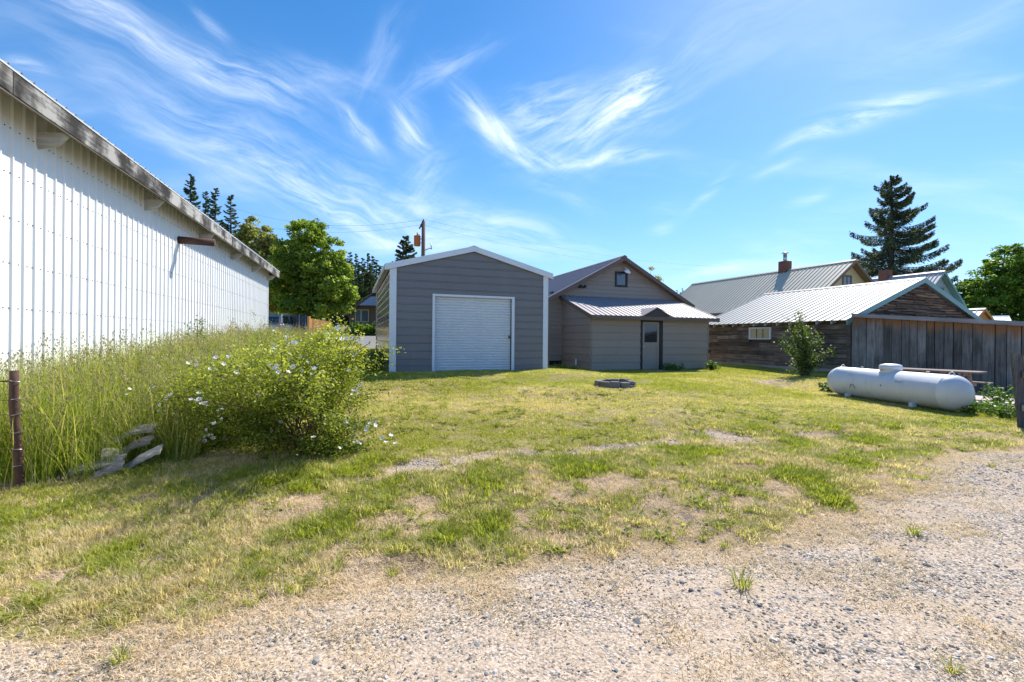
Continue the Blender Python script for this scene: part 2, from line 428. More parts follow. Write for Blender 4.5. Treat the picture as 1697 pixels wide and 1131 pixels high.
M['grey_fascia'] = wood('grey_fascia', (.14,.13,.13), (.24,.23,.24), (.36,.35,.37), 'y', rnd=.15)
M['table_wood'] = wood('table_wood', (.14,.10,.085), (.26,.2,.17), (.40,.32,.28), 'x', rnd=.15)
M['soffit_tan'] = wood('soffit_tan', (.16,.11,.07), (.24,.17,.11), (.32,.23,.15), 'x', rnd=.1)
M['bark'] = wood('bark', (.03,.022,.017), (.085,.065,.05), (.17,.14,.11), 'z', rnd=.2)
M['debris'] = wood('debris', (.07,.06,.05), (.28,.25,.215), (.52,.48,.42), 'x', rnd=.35)
M['stem'] = paint('stem', (.16,.085,.035), .7, 0, .3, sc=8)
M['glass'] = glass('glass'); M['glass_blue'] = glass('glass_blue', (.10,.13,.18), .15)
M['pane_yellow'] = paint('pane_yellow', (.50,.44,.26), .6, 0, .08)
M['car'] = paint('car_paint', (.30,.31,.33), .3, .6, .03, coat=.5)
M['rubber'] = paint('rubber', (.02,.02,.02), .8)
M['red'] = paint('red_lens', (.4,.02,.02), .25)
M['net'] = paint('net', (.03,.035,.04), .8)
M['brown_siding'] = paint('brown_siding', (.20,.135,.10), .75, 0, .1)
M['asphalt'] = paint('asphalt', (.20,.19,.20), .95, 0, .15, (.14,.13,.13), .4, 1.5)
M['leaf_maple'] = leafmat('leaf_maple', [(0,(.08,.13,.014)),(.5,(.20,.28,.035)),(1,(.40,.46,.09))], .52)
M['leaf_yellow'] = leafmat('leaf_yellow', [(0,(.15,.18,.04)),(.5,(.28,.29,.09)),(1,(.42,.38,.16))], .45)
M['leaf_right'] = leafmat('leaf_right', [(0,(.07,.13,.016)),(.5,(.15,.25,.03)),(1,(.28,.38,.06))], .5)
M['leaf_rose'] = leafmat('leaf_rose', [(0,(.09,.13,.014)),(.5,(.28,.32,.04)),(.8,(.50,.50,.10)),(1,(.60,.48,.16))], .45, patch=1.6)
M['leaf_sapling'] = leafmat('leaf_sapling', [(0,(.05,.09,.015)),(.5,(.12,.18,.03)),(1,(.27,.34,.07))], .4, patch=2.0)
M['leaf_weed'] = leafmat('leaf_weed', [(0,(.05,.10,.015)),(.6,(.11,.20,.03)),(1,(.2,.3,.06))], .35, patch=2)
M['needle'] = leafmat('needle', [(0,(.03,.055,.035)),(.6,(.08,.12,.065)),(1,(.17,.19,.10))], .25, .6)
M['needle_far'] = leafmat('needle_far', [(0,(.03,.065,.035)),(.6,(.08,.13,.06)),(1,(.18,.22,.10))], .25, .6, patch=.15)
M['blade'] = tintleaf('blade', (.24,.28,.022), (.50,.50,.06), (.76,.64,.31), .45)
M['blade_rough'] = tintleaf('blade_rough', (.18,.23,.02), (.46,.47,.07), (.70,.58,.39), .48)
M['blade_straw'] = tintleaf('blade_straw', (.46,.34,.21), (.72,.58,.42), (.78,.62,.44), .3)
M['blade_tall'] = tintleaf('blade_tall', (.13,.21,.015), (.40,.47,.05), (.58,.52,.20), .5)
M['seed'] = leafmat('seed', [(0,(.16,.13,.07)),(.5,(.30,.26,.14)),(1,(.46,.42,.26))], .3)
M['petal'] = paint('petal', (.82,.80,.78), .6, 0, .03)
M['pollen'] = paint('pollen', (.7,.48,.08), .8)
# ------------------------------------------------------------------ ground
GB = np.array([(-30,1.2),(-6,2.0),(-2.65,2.36),(-1.7,2.6),(-.58,2.98),(.68,3.42),(1.99,3.72),(3.08,4.2),(4.71,5.15),(6.4,6.45),(8.1,7.2),(14,7.9),(30,9)])
ST = np.array([(-1.5,5.35),(-.9,5.62),(-.38,5.9),(1.26,6.3),(3.2,7.26),(5.6,7.75),(6.6,8.0)])
def dgrav(x, y):      # + = grass side of the gravel edge
    return y - np.interp(x, GB[:, 0], GB[:, 1]) + (vn(x, y, .9, 3) - .5) * .5 + (vn(x, y, .3, 5) - .5) * .3
def stripline(x): return np.interp(x, ST[:, 0], ST[:, 1])
def lawnness(x, y):   # 1 on the mown lawn beyond the gravel strip
    s = stripline(x) + np.where(x > 6.6, (x - 6.6) * -.1, 0) + np.where(x < -1.5, (x + 1.5) * -.1, 0)
    return np.clip((y - s) / .5, 0, 1)
def sstep(a, b, v): t = np.clip((v - a) / (b - a), 0, 1); return t * t * (3 - 2 * t)
def bare(x, y):       # dry or bare spots, 0..1
    n = fbm(x, y, .6, 11)
    b = sstep(.55, .70, n) * .9 * (1 - lawnness(x, y) * .75)
    for (cx, cy, rx, ry, st) in ((8.3,7.6,1.2,.35,1),(10.5,8.2,1.6,.5,.9),(9.3,15.6,1.2,.8,.8),(-1.95,4.25,.45,.35,1),(1.0,4.85,.55,.4,.9),(2.9,5.6,.4,.25,.8),(4.9,6.5,.5,.3,.8),(.5,10.8,.6,.5,.6),(1.5,4.1,.5,.3,.9),(-.9,3.9,.5,.4,.8),(3.0,8.6,1.6,.5,.4)):
        b = np.maximum(b, st * np.exp(-((x - cx) / rx) ** 2 - ((y - cy) / ry) ** 2) * 1.3)
    return np.clip(b, 0, 1)
def strip(x, y):
    w = .20 + .12 * vn(x, y, .7, 21)
    s = np.exp(-((y - stripline(x) - (vn(x, y, .5, 9) - .5) * .25) / w) ** 2) * sstep(-1.8, -1.2, x) * (1 - sstep(5.6, 6.4, x))
    return s * sstep(.18, .42, vn(x, y, .55, 33))
def dry(x, y):        # yellowing
    n = fbm(x, y, 1.7, 41)
    return np.clip(.42 + (n - .5) * 1.6 + (vn(x, y, .33, 43) - .5) * .35 + .35 * np.exp(-(((y - 9 - .25 * x) / 1.6) ** 2)) - .35 * np.exp(-(((x + 4) / 2.5) ** 2 + ((y - 4.4) / 1.3) ** 2)), 0, 1)
def height(x, y):
    z = zg(x, y)
    near = 1 / (1 + (np.hypot(x, y) / 14) ** 4)
    z = z + near * ((fbm(x, y, .6, 51) - .5) * .045 + (vn(x, y, .16, 61) - .5) * .012)
    return z - strip(x, y) * .03
def hz(x, y): return float(height(np.array([x]), np.array([y]))[0])

def make_ground():
    def axis(lo, a, b, hi, step, g=1.18):
        mid = list(np.arange(a, b + 1e-6, step)); st = step; p = b; up = []
        while p < hi: st *= g; p += st; up.append(p)
        st = step; p = a; dn = []
        while p > lo: st *= g; p -= st; dn.append(p)
        return np.array(dn[::-1] + mid + up)
    xs = axis(-900, -12, 14, 900, .085); ys = axis(-500, .8, 19, 1400, .085)
    X, Y = np.meshgrid(xs, ys); Z = height(X.ravel(), Y.ravel())
    v = np.stack([X.ravel(), Y.ravel(), Z], 1); nx, ny = len(xs), len(ys)
    i = (np.arange(ny - 1)[:, None] * nx + np.arange(nx - 1)[None, :]).ravel()
    f = np.stack([i, i + 1, i + nx + 1, i + nx], 1)
    me = mesh_np('ground', v, f, smooth=True)
    x, y = X.ravel(), Y.ravel()
    g = 1 - sstep(-.35, .25, dgrav(x, y)); g = np.maximum(g, strip(x, y)); b = bare(x, y); d = dry(x, y)
    c = np.stack([g, b, d, lawnness(x, y)], 1).astype(np.float32)
    a = me.attributes.new('zone', 'FLOAT_COLOR', 'POINT'); a.data.foreach_set('color', c.ravel())
    m, t, p, out = newmat('ground_soil')
    at_ = t.new('ShaderNodeAttribute', attribute_name='zone'); sp = t.new('ShaderNodeSeparateColor'); t.l.new(at_.outputs['Color'], sp.inputs[0])
    tc = t.new('ShaderNodeTexCoord'); P = tc.outputs['Object']
    n1 = t.noise(P, 3.5, 8, .65); n2 = t.noise(P, 28, 5, .65); n3 = t.noise(P, 110, 3, .6)
    # straw and soil
    straw = t.ramp(n2, [(.32, (.17,.115,.075)), (.45, (.42,.31,.21)), (.6, (.60,.47,.34)), (.75, (.74,.61,.47))])
    soil = t.ramp(n2, [(.3, (.11,.08,.055)), (.7, (.30,.23,.17))])
    tur = t.ramp(n2, [(.3, (.12,.11,.03)), (.55, (.27,.24,.07)), (.75, (.42,.35,.15))])
    turf = t.mix(sp.outputs[2], tur, t.ramp(n2, [(.3, (.17,.14,.05)), (.7, (.42,.34,.17))]))
    base = t.mix(t.sstep(t.m('ADD', sp.outputs[1], t.m('MULTIPLY', t.m('SUBTRACT', n1, .5), .8)), .25, .6), turf, t.mix(t.sstep(n1, .42, .62), straw, soil))
    # gravel: stone cells of two sizes over fines
    vo = t.new('ShaderNodeTexVoronoi', feature='F1'); t.put(vo.inputs['Vector'], t.v('ADD', P, t.v('SCALE', t.noise(P, 20, 2, .5, out='Color'), .03))); vo.inputs['Scale'].default_value = 44
    vo2 = t.new('ShaderNodeTexVoronoi', feature='F1'); t.put(vo2.inputs['Vector'], P); vo2.inputs['Scale'].default_value = 95
    sc_ = t.new('ShaderNodeSeparateColor'); t.l.new(vo.outputs['Color'], sc_.inputs[0])
    sc2 = t.new('ShaderNodeSeparateColor'); t.l.new(vo2.outputs['Color'], sc2.inputs[0])
    stone = t.ramp(sc_.outputs[0], [(0, (.06,.06,.065)), (.4, (.20,.195,.19)), (.75, (.36,.34,.32)), (1, (.62,.59,.55))])
    fine = t.ramp(sc2.outputs[0], [(0, (.11,.09,.07)), (.5, (.40,.32,.245)), (1, (.68,.56,.45))])
    smask = t.m('MULTIPLY', t.m('LESS_THAN', vo.outputs['Distance'], .42), t.m('GREATER_THAN', t.m('ADD', sc_.outputs[1], t.m('MULTIPLY', .6)), .66))
    grav = t.mix(smask, fine, stone)
    mpl = t.new('ShaderNodeMapping'); t.l.new(P, mpl.inputs[0]); mpl.inputs['Rotation'].default_value = (0, 0, -.30); mpl.inputs['Scale'].default_value = (.35, 1.5, 1)
    tanp = t.sstep(t.noise(mpl.outputs[0], 1.3, 6, .62), .40, .62)
    grav = t.mix(t.m('MULTIPLY', tanp, .62), grav, t.ramp(n3, [(.3, (.42,.31,.21)), (.7, (.70,.55,.41))]))
    gm = t.sstep(t.m('ADD', sp.outputs[0], t.m('MULTIPLY', t.m('SUBTRACT', n2, .5), .7)), .35, .65)
    edge = t.m('MULTIPLY', t.sstep(sp.outputs[0], .02, .4), .8)
    base = t.mix(edge, base, straw)
    c = t.mix(gm, base, grav)
    t.put(p.inputs['Base Color'], c); p.inputs['Roughness'].default_value = .95; p.inputs['Specular IOR Level'].default_value = .15
    h = t.m('ADD', t.m('MULTIPLY', n2, .5), t.m('MULTIPLY', t.m('MULTIPLY', t.m('SUBTRACT', .5, vo.outputs['Distance']), smask), 1.2))
    h = t.m('ADD', h, t.m('MULTIPLY', n3, .3))
    bump(t, p, h, 1.0, .012)
    o = link('ground', me, m); o['kind'] = 'structure'
    return o
make_ground()

def drape(name, poly_rows, mat, lift=.02, kind='structure', n=24):
    """sheet between two polylines following the terrain"""
    A, B = poly_rows; V = []; Fc = []
    A = np.array(A, float); B = np.array(B, float)
    ts = np.linspace(0, 1, n); ta = np.linspace(0, 1, len(A)); tb = np.linspace(0, 1, len(B))
    m_ = 10
    for t_ in ts:
        a = np.array([np.interp(t_, ta, A[:, 0]), np.interp(t_, ta, A[:, 1])]); b = np.array([np.interp(t_, tb, B[:, 0]), np.interp(t_, tb, B[:, 1])])
        for s_ in np.linspace(0, 1, m_):
            q = a * (1 - s_) + b * s_; V.append((q[0], q[1], hz(q[0], q[1]) + lift))
    for i in range(n - 1):
        for j in range(m_ - 1): k = i * m_ + j; Fc.append((k, k + 1, k + m_ + 1, k + m_))
    me = bpy.data.meshes.new(name); me.from_pydata(V, [], Fc); me.update(); o = link(name, me, mat); o['kind'] = kind
    return o
drape('driveway', ([(-6.1, 20.3), (-9.9, 28), (-14, 37), (-19, 46)], [(-2.0, 24), (-3, 32), (-6, 40), (-8, 49)]), M['asphalt'], .05)

# ------------------------------------------------------------------ sheet and siding builders
def profsheet(name, mat, parent, prof, uL, uR, MP, segs=None):
    """prof: list of (v, n); spans u from uL(v) to uR(v); segs: list of (u0,u1) cut list per v"""
    mb = MB(); add_prof(mb, prof, uL, uR, MP)
    return mb.build(name, mat, parent)
def add_prof(mb, prof, uL, uR, MP):
    b = len(mb.v)
    for (v, n) in prof: mb.v += [tuple(MP(uL(v), v, n)), tuple(MP(uR(v), v, n))]
    for i in range(len(prof) - 1):
        if uR(prof[i][0]) - uL(prof[i][0]) <= 0 and uR(prof[i+1][0]) - uL(prof[i+1][0]) <= 0: continue
        k = b + 2 * i; mb.face([k, k+1, k+3, k+2])
def siding(parent, mat, v0, v1, pitch, prof, uL, uR, MP, openings=(), name='siding_panel', stuff=False):
    v = v0; i = 0; allmb = MB()
    while v < v1 - 1e-4:
        va, vb = v, min(v + pitch, v1)
        P = [(va + f * pitch, n) for f, n in prof]
        brk = sorted({va, vb} | {b for o in openings for b in (o[2], o[3]) if va < b < vb})
        segs = {}
        def nat(q):
            return float(np.interp(q, [a for a, _ in P], [n for _, n in P]))
        for a, b in zip(brk[:-1], brk[1:]):
            pr = [(a + 1e-5, nat(a + 1e-5))] + [(q, n) for q, n in P if a < q < b] + [(b - 1e-5, nat(b - 1e-5))]
            if a == va: pr = [(va, 0.0)] + pr
            cuts = sorted((o[0], o[1]) for o in openings if o[2] < (a + b) / 2 < o[3])
            edges = []; cur = uL
            for (c0, c1) in cuts:
                edges.append((cur, (lambda q, c=c0: c))); cur = (lambda q, c=c1: c)
            edges.append((cur, uR))
            for j, (l, r) in enumerate(edges):
                mids = [(q, n) for q, n in pr if r(q) > l(q)]
                if len(mids) >= 2: add_prof(segs.setdefault((j, len(edges)), MB()), mids, l, r, MP)
        for mb in segs.values(): mb.build(name, mat, parent)
        v += pitch; i += 1
def roofsheets(parent, mat, P0, U, V, lenU, widV, pitch=.2286, rib=.02, ribw=.05, sheet=.9144, name='roof_panel', uL=None, uR=None, thick=.012):
    """metal sheets with ribs running along U; V is across the ribs; normal = U x V or flipped to point up"""
    P0 = Vector(P0); U = Vector(U).normalized(); V = Vector(V).normalized(); N = U.cross(V)
    if N.z < 0: N = -N
    MP = lambda u, v, n: P0 + U * u + V * v + N * n
    uL = uL or (lambda v: 0.0); uR = uR or (lambda v: lenU)
    a = 0.0
    while a < widV - 1e-3:
        b = min(a + sheet, widV); pr = []; q = a
        while q < b - 1e-4:
            e = min(q + pitch, b); r = ribw
            pr += [(q, 0)]
            if e - q > r * 1.2: pr += [(e - r, 0), (e - r * .72, rib), (e - r * .28, rib)]
            q = e
        pr += [(b, 0)]
        mb = MB(); add_prof(mb, pr, uL, uR, MP)
        # underside, so that the sheet has a back and an edge
        bb = len(mb.v)
        for v_, (f) in ((a, 0), (b, 0)): mb.v += [tuple(MP(uL(v_), v_, -thick)), tuple(MP(uR(v_), v_, -thick))]
        mb.face([bb, bb+2, bb+3, bb+1])
        mb.v += [tuple(MP(uL(a), a, 0)), tuple(MP(uR(a), a, 0)), tuple(MP(uL(b), b, 0)), tuple(MP(uR(b), b, 0))]
        c = bb + 4
        mb.face([bb, bb+1, c+1, c]); mb.face([bb+2, c+2, c+3, bb+3]); mb.face([bb, c, c+2, bb+2]); mb.face([bb+1, bb+3, c+3, c+1])
        mb.build(name, mat, parent); a = b
AG = [(0, 0), (.04, .019), (.13, .019), (.20, .0), (1, .0)]           # ribbed panel row
LAP = [(0, .030), (.93, .008), (.935, .002), (1, .002)]                             # lap board row

# ------------------------------------------------------------------ white metal shed (left)
def white_shed():
    yaw = math.atan(.3165)
    r = empty('metal_shed', (-4.94, 0, 0), yaw, 'long white corrugated metal shed with weathered grey fascia on the left', 'shed')
    L0, L1 = 1.2, 23.85; H = 4.99
    EDG = [(0, 0), (.09, 0), (.12, 0), (.75, 0), (.80, .004), (.85, 0)]
    # wall sheets, ribs vertical
    pitch = .2286; a = L0
    base = lambda y: hz(-4.94 - y*math.sin(yaw), y*math.cos(yaw)) - .25
    while a < L1 - .01:
        b = min(a + .9144, L1); mb = MB(); pr = []; q = a
        while q < b - 1e-4:
            e = min(q + pitch, b)
            pr += [(q, 0), (q + .075, 0), (q + .085, .004), (q + .095, 0), (q + .125, 0), (q + .135, .004), (q + .145, 0), (e - .058, 0), (e - .040, .024), (e - .018, .024)]
            q = e
        pr += [(b, 0)]
        zb = base((a + b) / 2)
        add_prof(mb, pr, lambda v: zb, lambda v: H, lambda u, v, n: Vector((n, v, u)))
        mb.build('wall_panel', M['white_metal'], r); a = b
    mb = MB(); mb.box(-.12, -.02, L0, L1 - .02, 0.0, H); mb.box(-9, -.02, L1 - .12, L1 - .021, 0.4, H); mb.box(-9, -.02, L0, L0 + .1, 0, H)
    mb.build('backing_wall', M['white_metal'], r)
    mb = MB(); mb.box(-.05, .035, L1 - .04, L1 + .03, .8, H); mb.build('corner_trim', M['white_metal'], r)
    # screws in rows at the girts: too small to pick apart
    mb = MB(); z = 1.35
    while z < H - .1:
        y = L0 + .115
        k = 0
        while y < L1:
            for dy in ((-.055, .05) if k % 2 else (0.0,)):
                mb.box(.0, .010, y + dy - .006, y + dy + .006, z - .006, z + .006)
            y += pitch; k += 1
        z += .62
    o = mb.build('screws', M['rust'], r); o['kind'] = 'stuff'
    # roof: slopes up away from us
    ex = .42
    th = math.atan(.30); up = Vector((-math.cos(th), 0, math.sin(th)))
    roofsheets(r, M['white_metal'], (ex + .05, L0 - .2, 4.93), up, (0, 1, 0), 9.3, L1 + .45 - L0 + .2, rib=.026, thick=.02)
    mb = MB(); dz = lambda x: 4.93 + (ex + .05 - x) * .30
    mb.hexa([(ex, L0 - .2, dz(ex) - .06), (ex, L1 + .36, dz(ex) - .06), (-.1, L1 + .36, dz(-.1) - .06), (-.1, L0 - .2, dz(-.1) - .06), (ex, L0 - .2, dz(ex) - .025), (ex, L1 + .36, dz(ex) - .025), (-.1, L1 + .36, dz(-.1) - .025), (-.1, L0 - .2, dz(-.1) - .025)])
    mb.build('roof_deck', M['soffit'], r)
    # fascia boards, butted with ragged joints
    y = L0 - .2; k = 0; rng = random.Random(4)
    while y < L1 + .36:
        e = min(y + 4.88, L1 + .38); mb = MB(); dz = rng.uniform(-.008, .008)
        mb.box(ex, ex + .04, y + .004, e - .004, 4.62 + dz, 4.905 + dz); mb.build('fascia_board', M['fascia_wood'], r, bevel=.004); y = e; k += 1
    mb = MB(); mb.box(ex - .01, ex + .03, L0, L1 + .37, 4.59, 4.617); mb.build('drip_strip', M['soffit'], r)
    # end barge board
    mb = MB(); mb.hexa([(ex, L1 + .36, 4.62), (ex, L1 + .40, 4.62), (-9, L1 + .40, 7.4), (-9, L1 + .36, 7.4), (ex, L1 + .36, 4.9), (ex, L1 + .40, 4.9), (-9, L1 + .40, 7.68), (-9, L1 + .36, 7.68)])
    mb.build('barge_board', M['fascia_wood'], r)
    for y in (3.9, 7.15, 10.6, 14.1, 17.4, 20.5, 23.6):      # beam ends under the eave
        mb = MB(); mb.hexa([(-.05, y - .045, 4.40), (.26, y - .045, 4.46), (.26, y + .045, 4.46), (-.05, y + .045, 4.36), (-.05, y - .045, 4.60), (.41, y - .045, 4.64), (.41, y + .045, 4.64), (-.05, y + .045, 4.60)])
        mb.build('beam_end', M['block_wood'], r)
    # rusty vent pipe sticking out of the wall
    mb = MB(); y, z = 12.55, 4.12
    mb.tube([(-.05, y, z), (.80, y + .1, z)], .095, 16); mb.tube([(.79, y + .1, z), (.805, y + .1, z)], [.075, .075], 16)
    mb.build('vent_pipe', M['rust'], r)
white_shed()

# ------------------------------------------------------------------ grey garage
def garage():
    yaw = math.atan2(.333, .943); W, D = 4.90, 7.4
    r = empty('metal_garage', (-3.5, 13.2, .65), yaw, 'grey metal garage with white trim and a closed white roll-up door', 'garage')
    eh, pk = 3.04, 3.69; sl = (pk - eh) / (W / 2)
    top = lambda x: eh + sl * (W / 2 - abs(x - W / 2))
    fr = lambda u, v, n: Vector((u, -n, v))
    gl = lambda v: max(.06, (v - eh) / sl); gr = lambda v: min(W - .06, W - (v - eh) / sl)
    door = (1.24, 3.74, -1, 2.24)
    siding(r, M['grey_siding'], .11, pk - .02, .2286, AG, gl, gr, fr, [door])
    mb = MB(); mb.prism([(0, .02, 0), (1.22, .02, 0), (1.22, .02, 2.26), (3.76, .02, 2.26), (3.76, .02, 0), (W, .02, 0), (W, .02, eh), (W/2, .02, pk), (0, .02, eh)], (0, .08, 0))
    mb.build('front_wall', M['grey_siding'], r)
    
    for xa, xb in ((.06, 1.24), (3.74, W - .06)): mb = MB(); mb.box(xa, xb, -.012, .019, -.25, .115); mb.build('base_rail', M['grey_siding'], r)
    # side walls, rear wall
    siding(r, M['side_siding'], -.1, eh - .02, .2286, AG, lambda v: .02, lambda v: D, lambda u, v, n: Vector((-n, u, v)))
    siding(r, M['grey_siding'], -.1, eh - .02, .2286, AG, lambda v: .02, lambda v: D, lambda u, v, n: Vector((W + n, u, v)))
    mb = MB(); mb.box(.01, .06, .11, D - .02, -.3, eh - .03); mb.box(W - .06, W - .01, .11, D - .02, -.3, eh - .03)
    mb.prism([(0, D, -.3), (W, D, -.3), (W, D, eh), (W/2, D, pk), (0, D, eh)], (0, -.018, 0)); mb.build('inner_wall', M['grey_siding'], r)
    # corner posts
    for x0, x1 in ((-.028, .155), (W - .14, W + .028)):
        mb = MB(); mb.box(x0, x1, -.032, .0, -.3, eh + (.06 if x0 > 1 else .03)); s = -1 if x0 < 1 else 1
        xo = x0 if x0 < 1 else x1
        mb.box(min(xo, xo - s*.02), max(xo, xo - s*.02), .001, .14, -.3, eh - .02); mb.build('corner_post', M['white_trim'], r)
    for y in (D,):
        mb = MB(); mb.box(-.028, -.005, y - .12, y + .02, -.2, eh - .02); mb.build('corner_post', M['rib_trim'], r)
    # roof
    t = math.atan(sl); ov = .17
    for s in (0, 1):
        x0 = -ov if s == 0 else W + ov; U = (1, 0, sl) if s == 0 else (-1, 0, sl)
        roofsheets(r, M['roof_grey'], (x0, -.06, eh - ov*sl + .07), U, (0, 1, 0), (W/2 + ov) / math.cos(t) , D + .12, name='roof_panel')
    mb = MB(); mb.prism([(W/2 - .16, -.07, pk + .05), (W/2 + .16, -.07, pk + .05), (W/2, -.07, pk + .105)], (0, D + .15, 0)); mb.build('ridge_cap', M['dark_brown'], r)
    for s in (0, 1):                                # gable trim bands
        mb = MB(); f = (lambda x: x) if s == 0 else (lambda x: W - x)
        a, b = (f(-ov), eh - ov*sl), (W/2, pk)
        mb.prism([(a[0], -.1, a[1] - .09), (a[0], -.1, a[1] + .085), (b[0], -.1, b[1] + .085), (b[0], -.1, b[1] - .08)], (0, .055, 0))
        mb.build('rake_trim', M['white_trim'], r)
        mb = MB(); xe = f(-ov)
        mb.box(min(xe, f(-ov-.018)), max(xe, f(-ov-.018)), -.045, D + .05, eh - ov*sl - .07, eh - ov*sl + .075); mb.build('eave_trim', M['rib_trim'], r)
        mb = MB(); mb.box(min(f(-ov+.005), f(-.03)), max(f(-ov+.005), f(-.03)), .0, D, eh - .09, eh - .06); mb.build('eave_soffit', M['rib_trim'], r)
    # door opening, curtain slats
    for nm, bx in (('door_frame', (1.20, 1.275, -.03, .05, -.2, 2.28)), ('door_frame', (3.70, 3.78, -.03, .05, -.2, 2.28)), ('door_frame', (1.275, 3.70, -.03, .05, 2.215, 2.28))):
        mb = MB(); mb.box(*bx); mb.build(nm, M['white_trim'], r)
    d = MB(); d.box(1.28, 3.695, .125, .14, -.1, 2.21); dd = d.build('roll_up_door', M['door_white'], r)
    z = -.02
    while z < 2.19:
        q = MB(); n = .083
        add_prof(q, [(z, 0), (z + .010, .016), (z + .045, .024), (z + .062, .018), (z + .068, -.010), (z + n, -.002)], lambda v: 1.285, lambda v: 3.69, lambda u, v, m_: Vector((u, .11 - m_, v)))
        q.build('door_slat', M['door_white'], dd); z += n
    q = MB(); q.box(3.50, 3.69, .07, .09, 1.0, 1.05); q.box(3.44, 3.52, .075, .092, 1.01, 1.04); q.build('door_latch', M['steel'], dd)
    q = MB(); q.box(3.61, 3.67, .045, .07, .98, 1.04); q.tube([(3.62, .055, 1.03), (3.62, .055, 1.075), (3.66, .055, 1.075), (3.66, .055, 1.03)], .006, 6); q.build('padlock', M['black'], dd)
garage()

# ------------------------------------------------------------------ taupe house with lean-to
def main_house():
    yaw = math.atan2(.333, .943)
    r = empty('house', (3.12, 18.15, .365), yaw, 'taupe house with small attic window, lean-to and half glazed door', 'house')
    W2, Dp = 5.78, 2.59
    # lean-to front
    door = (2.30, 3.40, -1, 2.08)
    fr = lambda u, v, n: Vector((u, -n, v))
    siding(r, M['taupe'], .05, 2.24, .30, LAP, lambda v: .02, lambda v: W2 - .02, fr, [door])
    mb = MB(); mb.box(.01, 2.32, .002, .06, -.3, 2.28); mb.box(3.38, W2 - .01, .002, .06, -.3, 2.28); mb.box(2.32, 3.38, .002, .06, 2.06, 2.28)
    mb.box(.005, .06, .06, Dp - .01, -.3, 2.25); mb.box(W2 - .06, W2 - .005, .06, Dp - .01, -.3, 2.25); mb.build('lean_to_wall', M['taupe'], r)
    tz = lambda y: 2.23 + (y + .0) * .36
    siding(r, M['taupe'], .05, tz(Dp), .30, LAP, lambda v: max(.02, (v - 2.24) / .36), lambda v: Dp - .01, lambda u, v, n: Vector((-n, u, v)))
    siding(r, M['taupe'], .05, tz(Dp), .30, LAP, lambda v: max(.02, (v - 2.24) / .36), lambda v: Dp - .01, lambda u, v, n: Vector((W2 + n, u, v)))
    for x in (0, W2):
        s = -1 if x == 0 else 1
        mb = MB(); mb.box(min(x, x + s*.028), max(x, x + s*.028), -.03, .05, -.3, 2.2); mb.build('corner_board', M['taupe'], r)
    # lean-to roof
    ax, bx, ye, ze, yt, zt = -.15, 6.1, -.32, 2.16, Dp - .03, 3.17
    U = Vector((0, yt - ye, zt - ze))
    roofsheets(r, M['roof_taupe'], (ax, ye, ze + .06), U, (1, 0, 0), U.length, bx - ax, rib=.022)
    for x in (ax - .03, bx):
        mb = MB(); mb.hexa([(x, ye, ze - .1), (x + .03, ye, ze - .1), (x + .03, yt, zt - .1), (x, yt, zt - .1), (x, ye, ze + .07), (x + .03, ye, ze + .07), (x + .03, yt, zt + .07), (x, yt, zt + .07)])
        mb.build('rake_board', M['taupe_trim'], r)
    mb = MB(); mb.box(ax, bx, ye - .025, ye, ze - .1, ze + .055); mb.build('fascia_board', M['taupe_trim'], r)
    mb = MB(); mb.hexa([(ax, ye + .002, ze - .08), (bx, ye + .002, ze - .08), (bx, -.03, ze + .0), (ax, -.03, ze + .0), (ax, ye + .002, ze - .06), (bx, ye + .002, ze - .06), (bx, -.03, ze + .02), (ax, -.03, ze + .02)]); mb.build('soffit', M['soffit_tan'], r)
    # little gablet over the door
    gx = 2.84; hw = .66; gz = ze + .06; gh = .33
    yb = ye + gh / .36 * 1.0
    q = MB(); q.prism([(gx - hw, ye - .05, gz), (gx + hw, ye - .05, gz), (gx, ye - .05, gz + gh)], (0, .03, 0)); gbl = q.build('gablet', M['dark_brown'], r)
    for s in (-1, 1):
        q = MB(); e0 = Vector((gx + s*(hw + .08), ye - .09, gz - .02)); e1 = Vector((gx, ye - .09, gz + gh + .03)); k = Vector((gx, ye + (gh + .06) / .36, gz + gh + .03)); n = Vector((0, 0, .02))
        q.poly([e0 + n, e1 + n, k + n]); q.poly([e0, k, e1]); q.poly([e0, e1, e1 + n, e0 + n]); q.build('gablet_roof', M['roof_taupe'], gbl)
    # door
    for b in ((2.30, 2.40, -.03, .05, -.05, 2.10), (3.24, 3.40, -.03, .05, -.05, 2.10), (2.40, 3.24, -.03, .05, 2.01, 2.10)):
        mb = MB(); mb.box(*b); mb.build('door_frame', M['black'], r)
    d = MB(); d.box(2.403, 3.237, .012, .05, .03, 2.008); dd = d.build('door', M['taupe'], r, label='taupe door with a dark upper pane')
    for b in ((2.41, 2.50, -.004, .012, .04, 2.0), (3.13, 3.23, -.004, .012, .04, 2.0), (2.50, 3.13, -.004, .012, 1.92, 2.0), (2.50, 3.13, -.004, .012, .98, 1.16), (2.50, 3.13, -.004, .012, .04, .18)):
        q = MB(); q.box(*b); q.build('door_rail', M['taupe'], dd)
    q = MB(); q.box(2.50, 3.13, .004, .0115, 1.16, 1.92); q.build('door_pane', M['glass'], dd)
    q = MB(); q.tube([(2.45, -.01, .97), (2.45, -.05, .97)], [.012, .03], 10); q.build('door_knob', M['steel'], dd)
    mb = MB(); mb.box(2.3, 3.6, -.75, -.04, -.2, .02); mb.build('door_step', M['concrete'], r)
    # main gable wall, local y = Dp
    xl, xr, rz, rx = -.75, 6.65, 5.13, 2.95; sl = .536
    top = lambda x: rz - .12 - abs(x - rx) * sl
    gl = lambda v: max(xl, rx - (rz - .12 - v) / sl); gr = lambda v: min(xr, rx + (rz - .12 - v) / sl)
    win = (2.68, 3.36, 3.74, 4.46)
    MPm = lambda u, v, n: Vector((u, Dp - n, v))
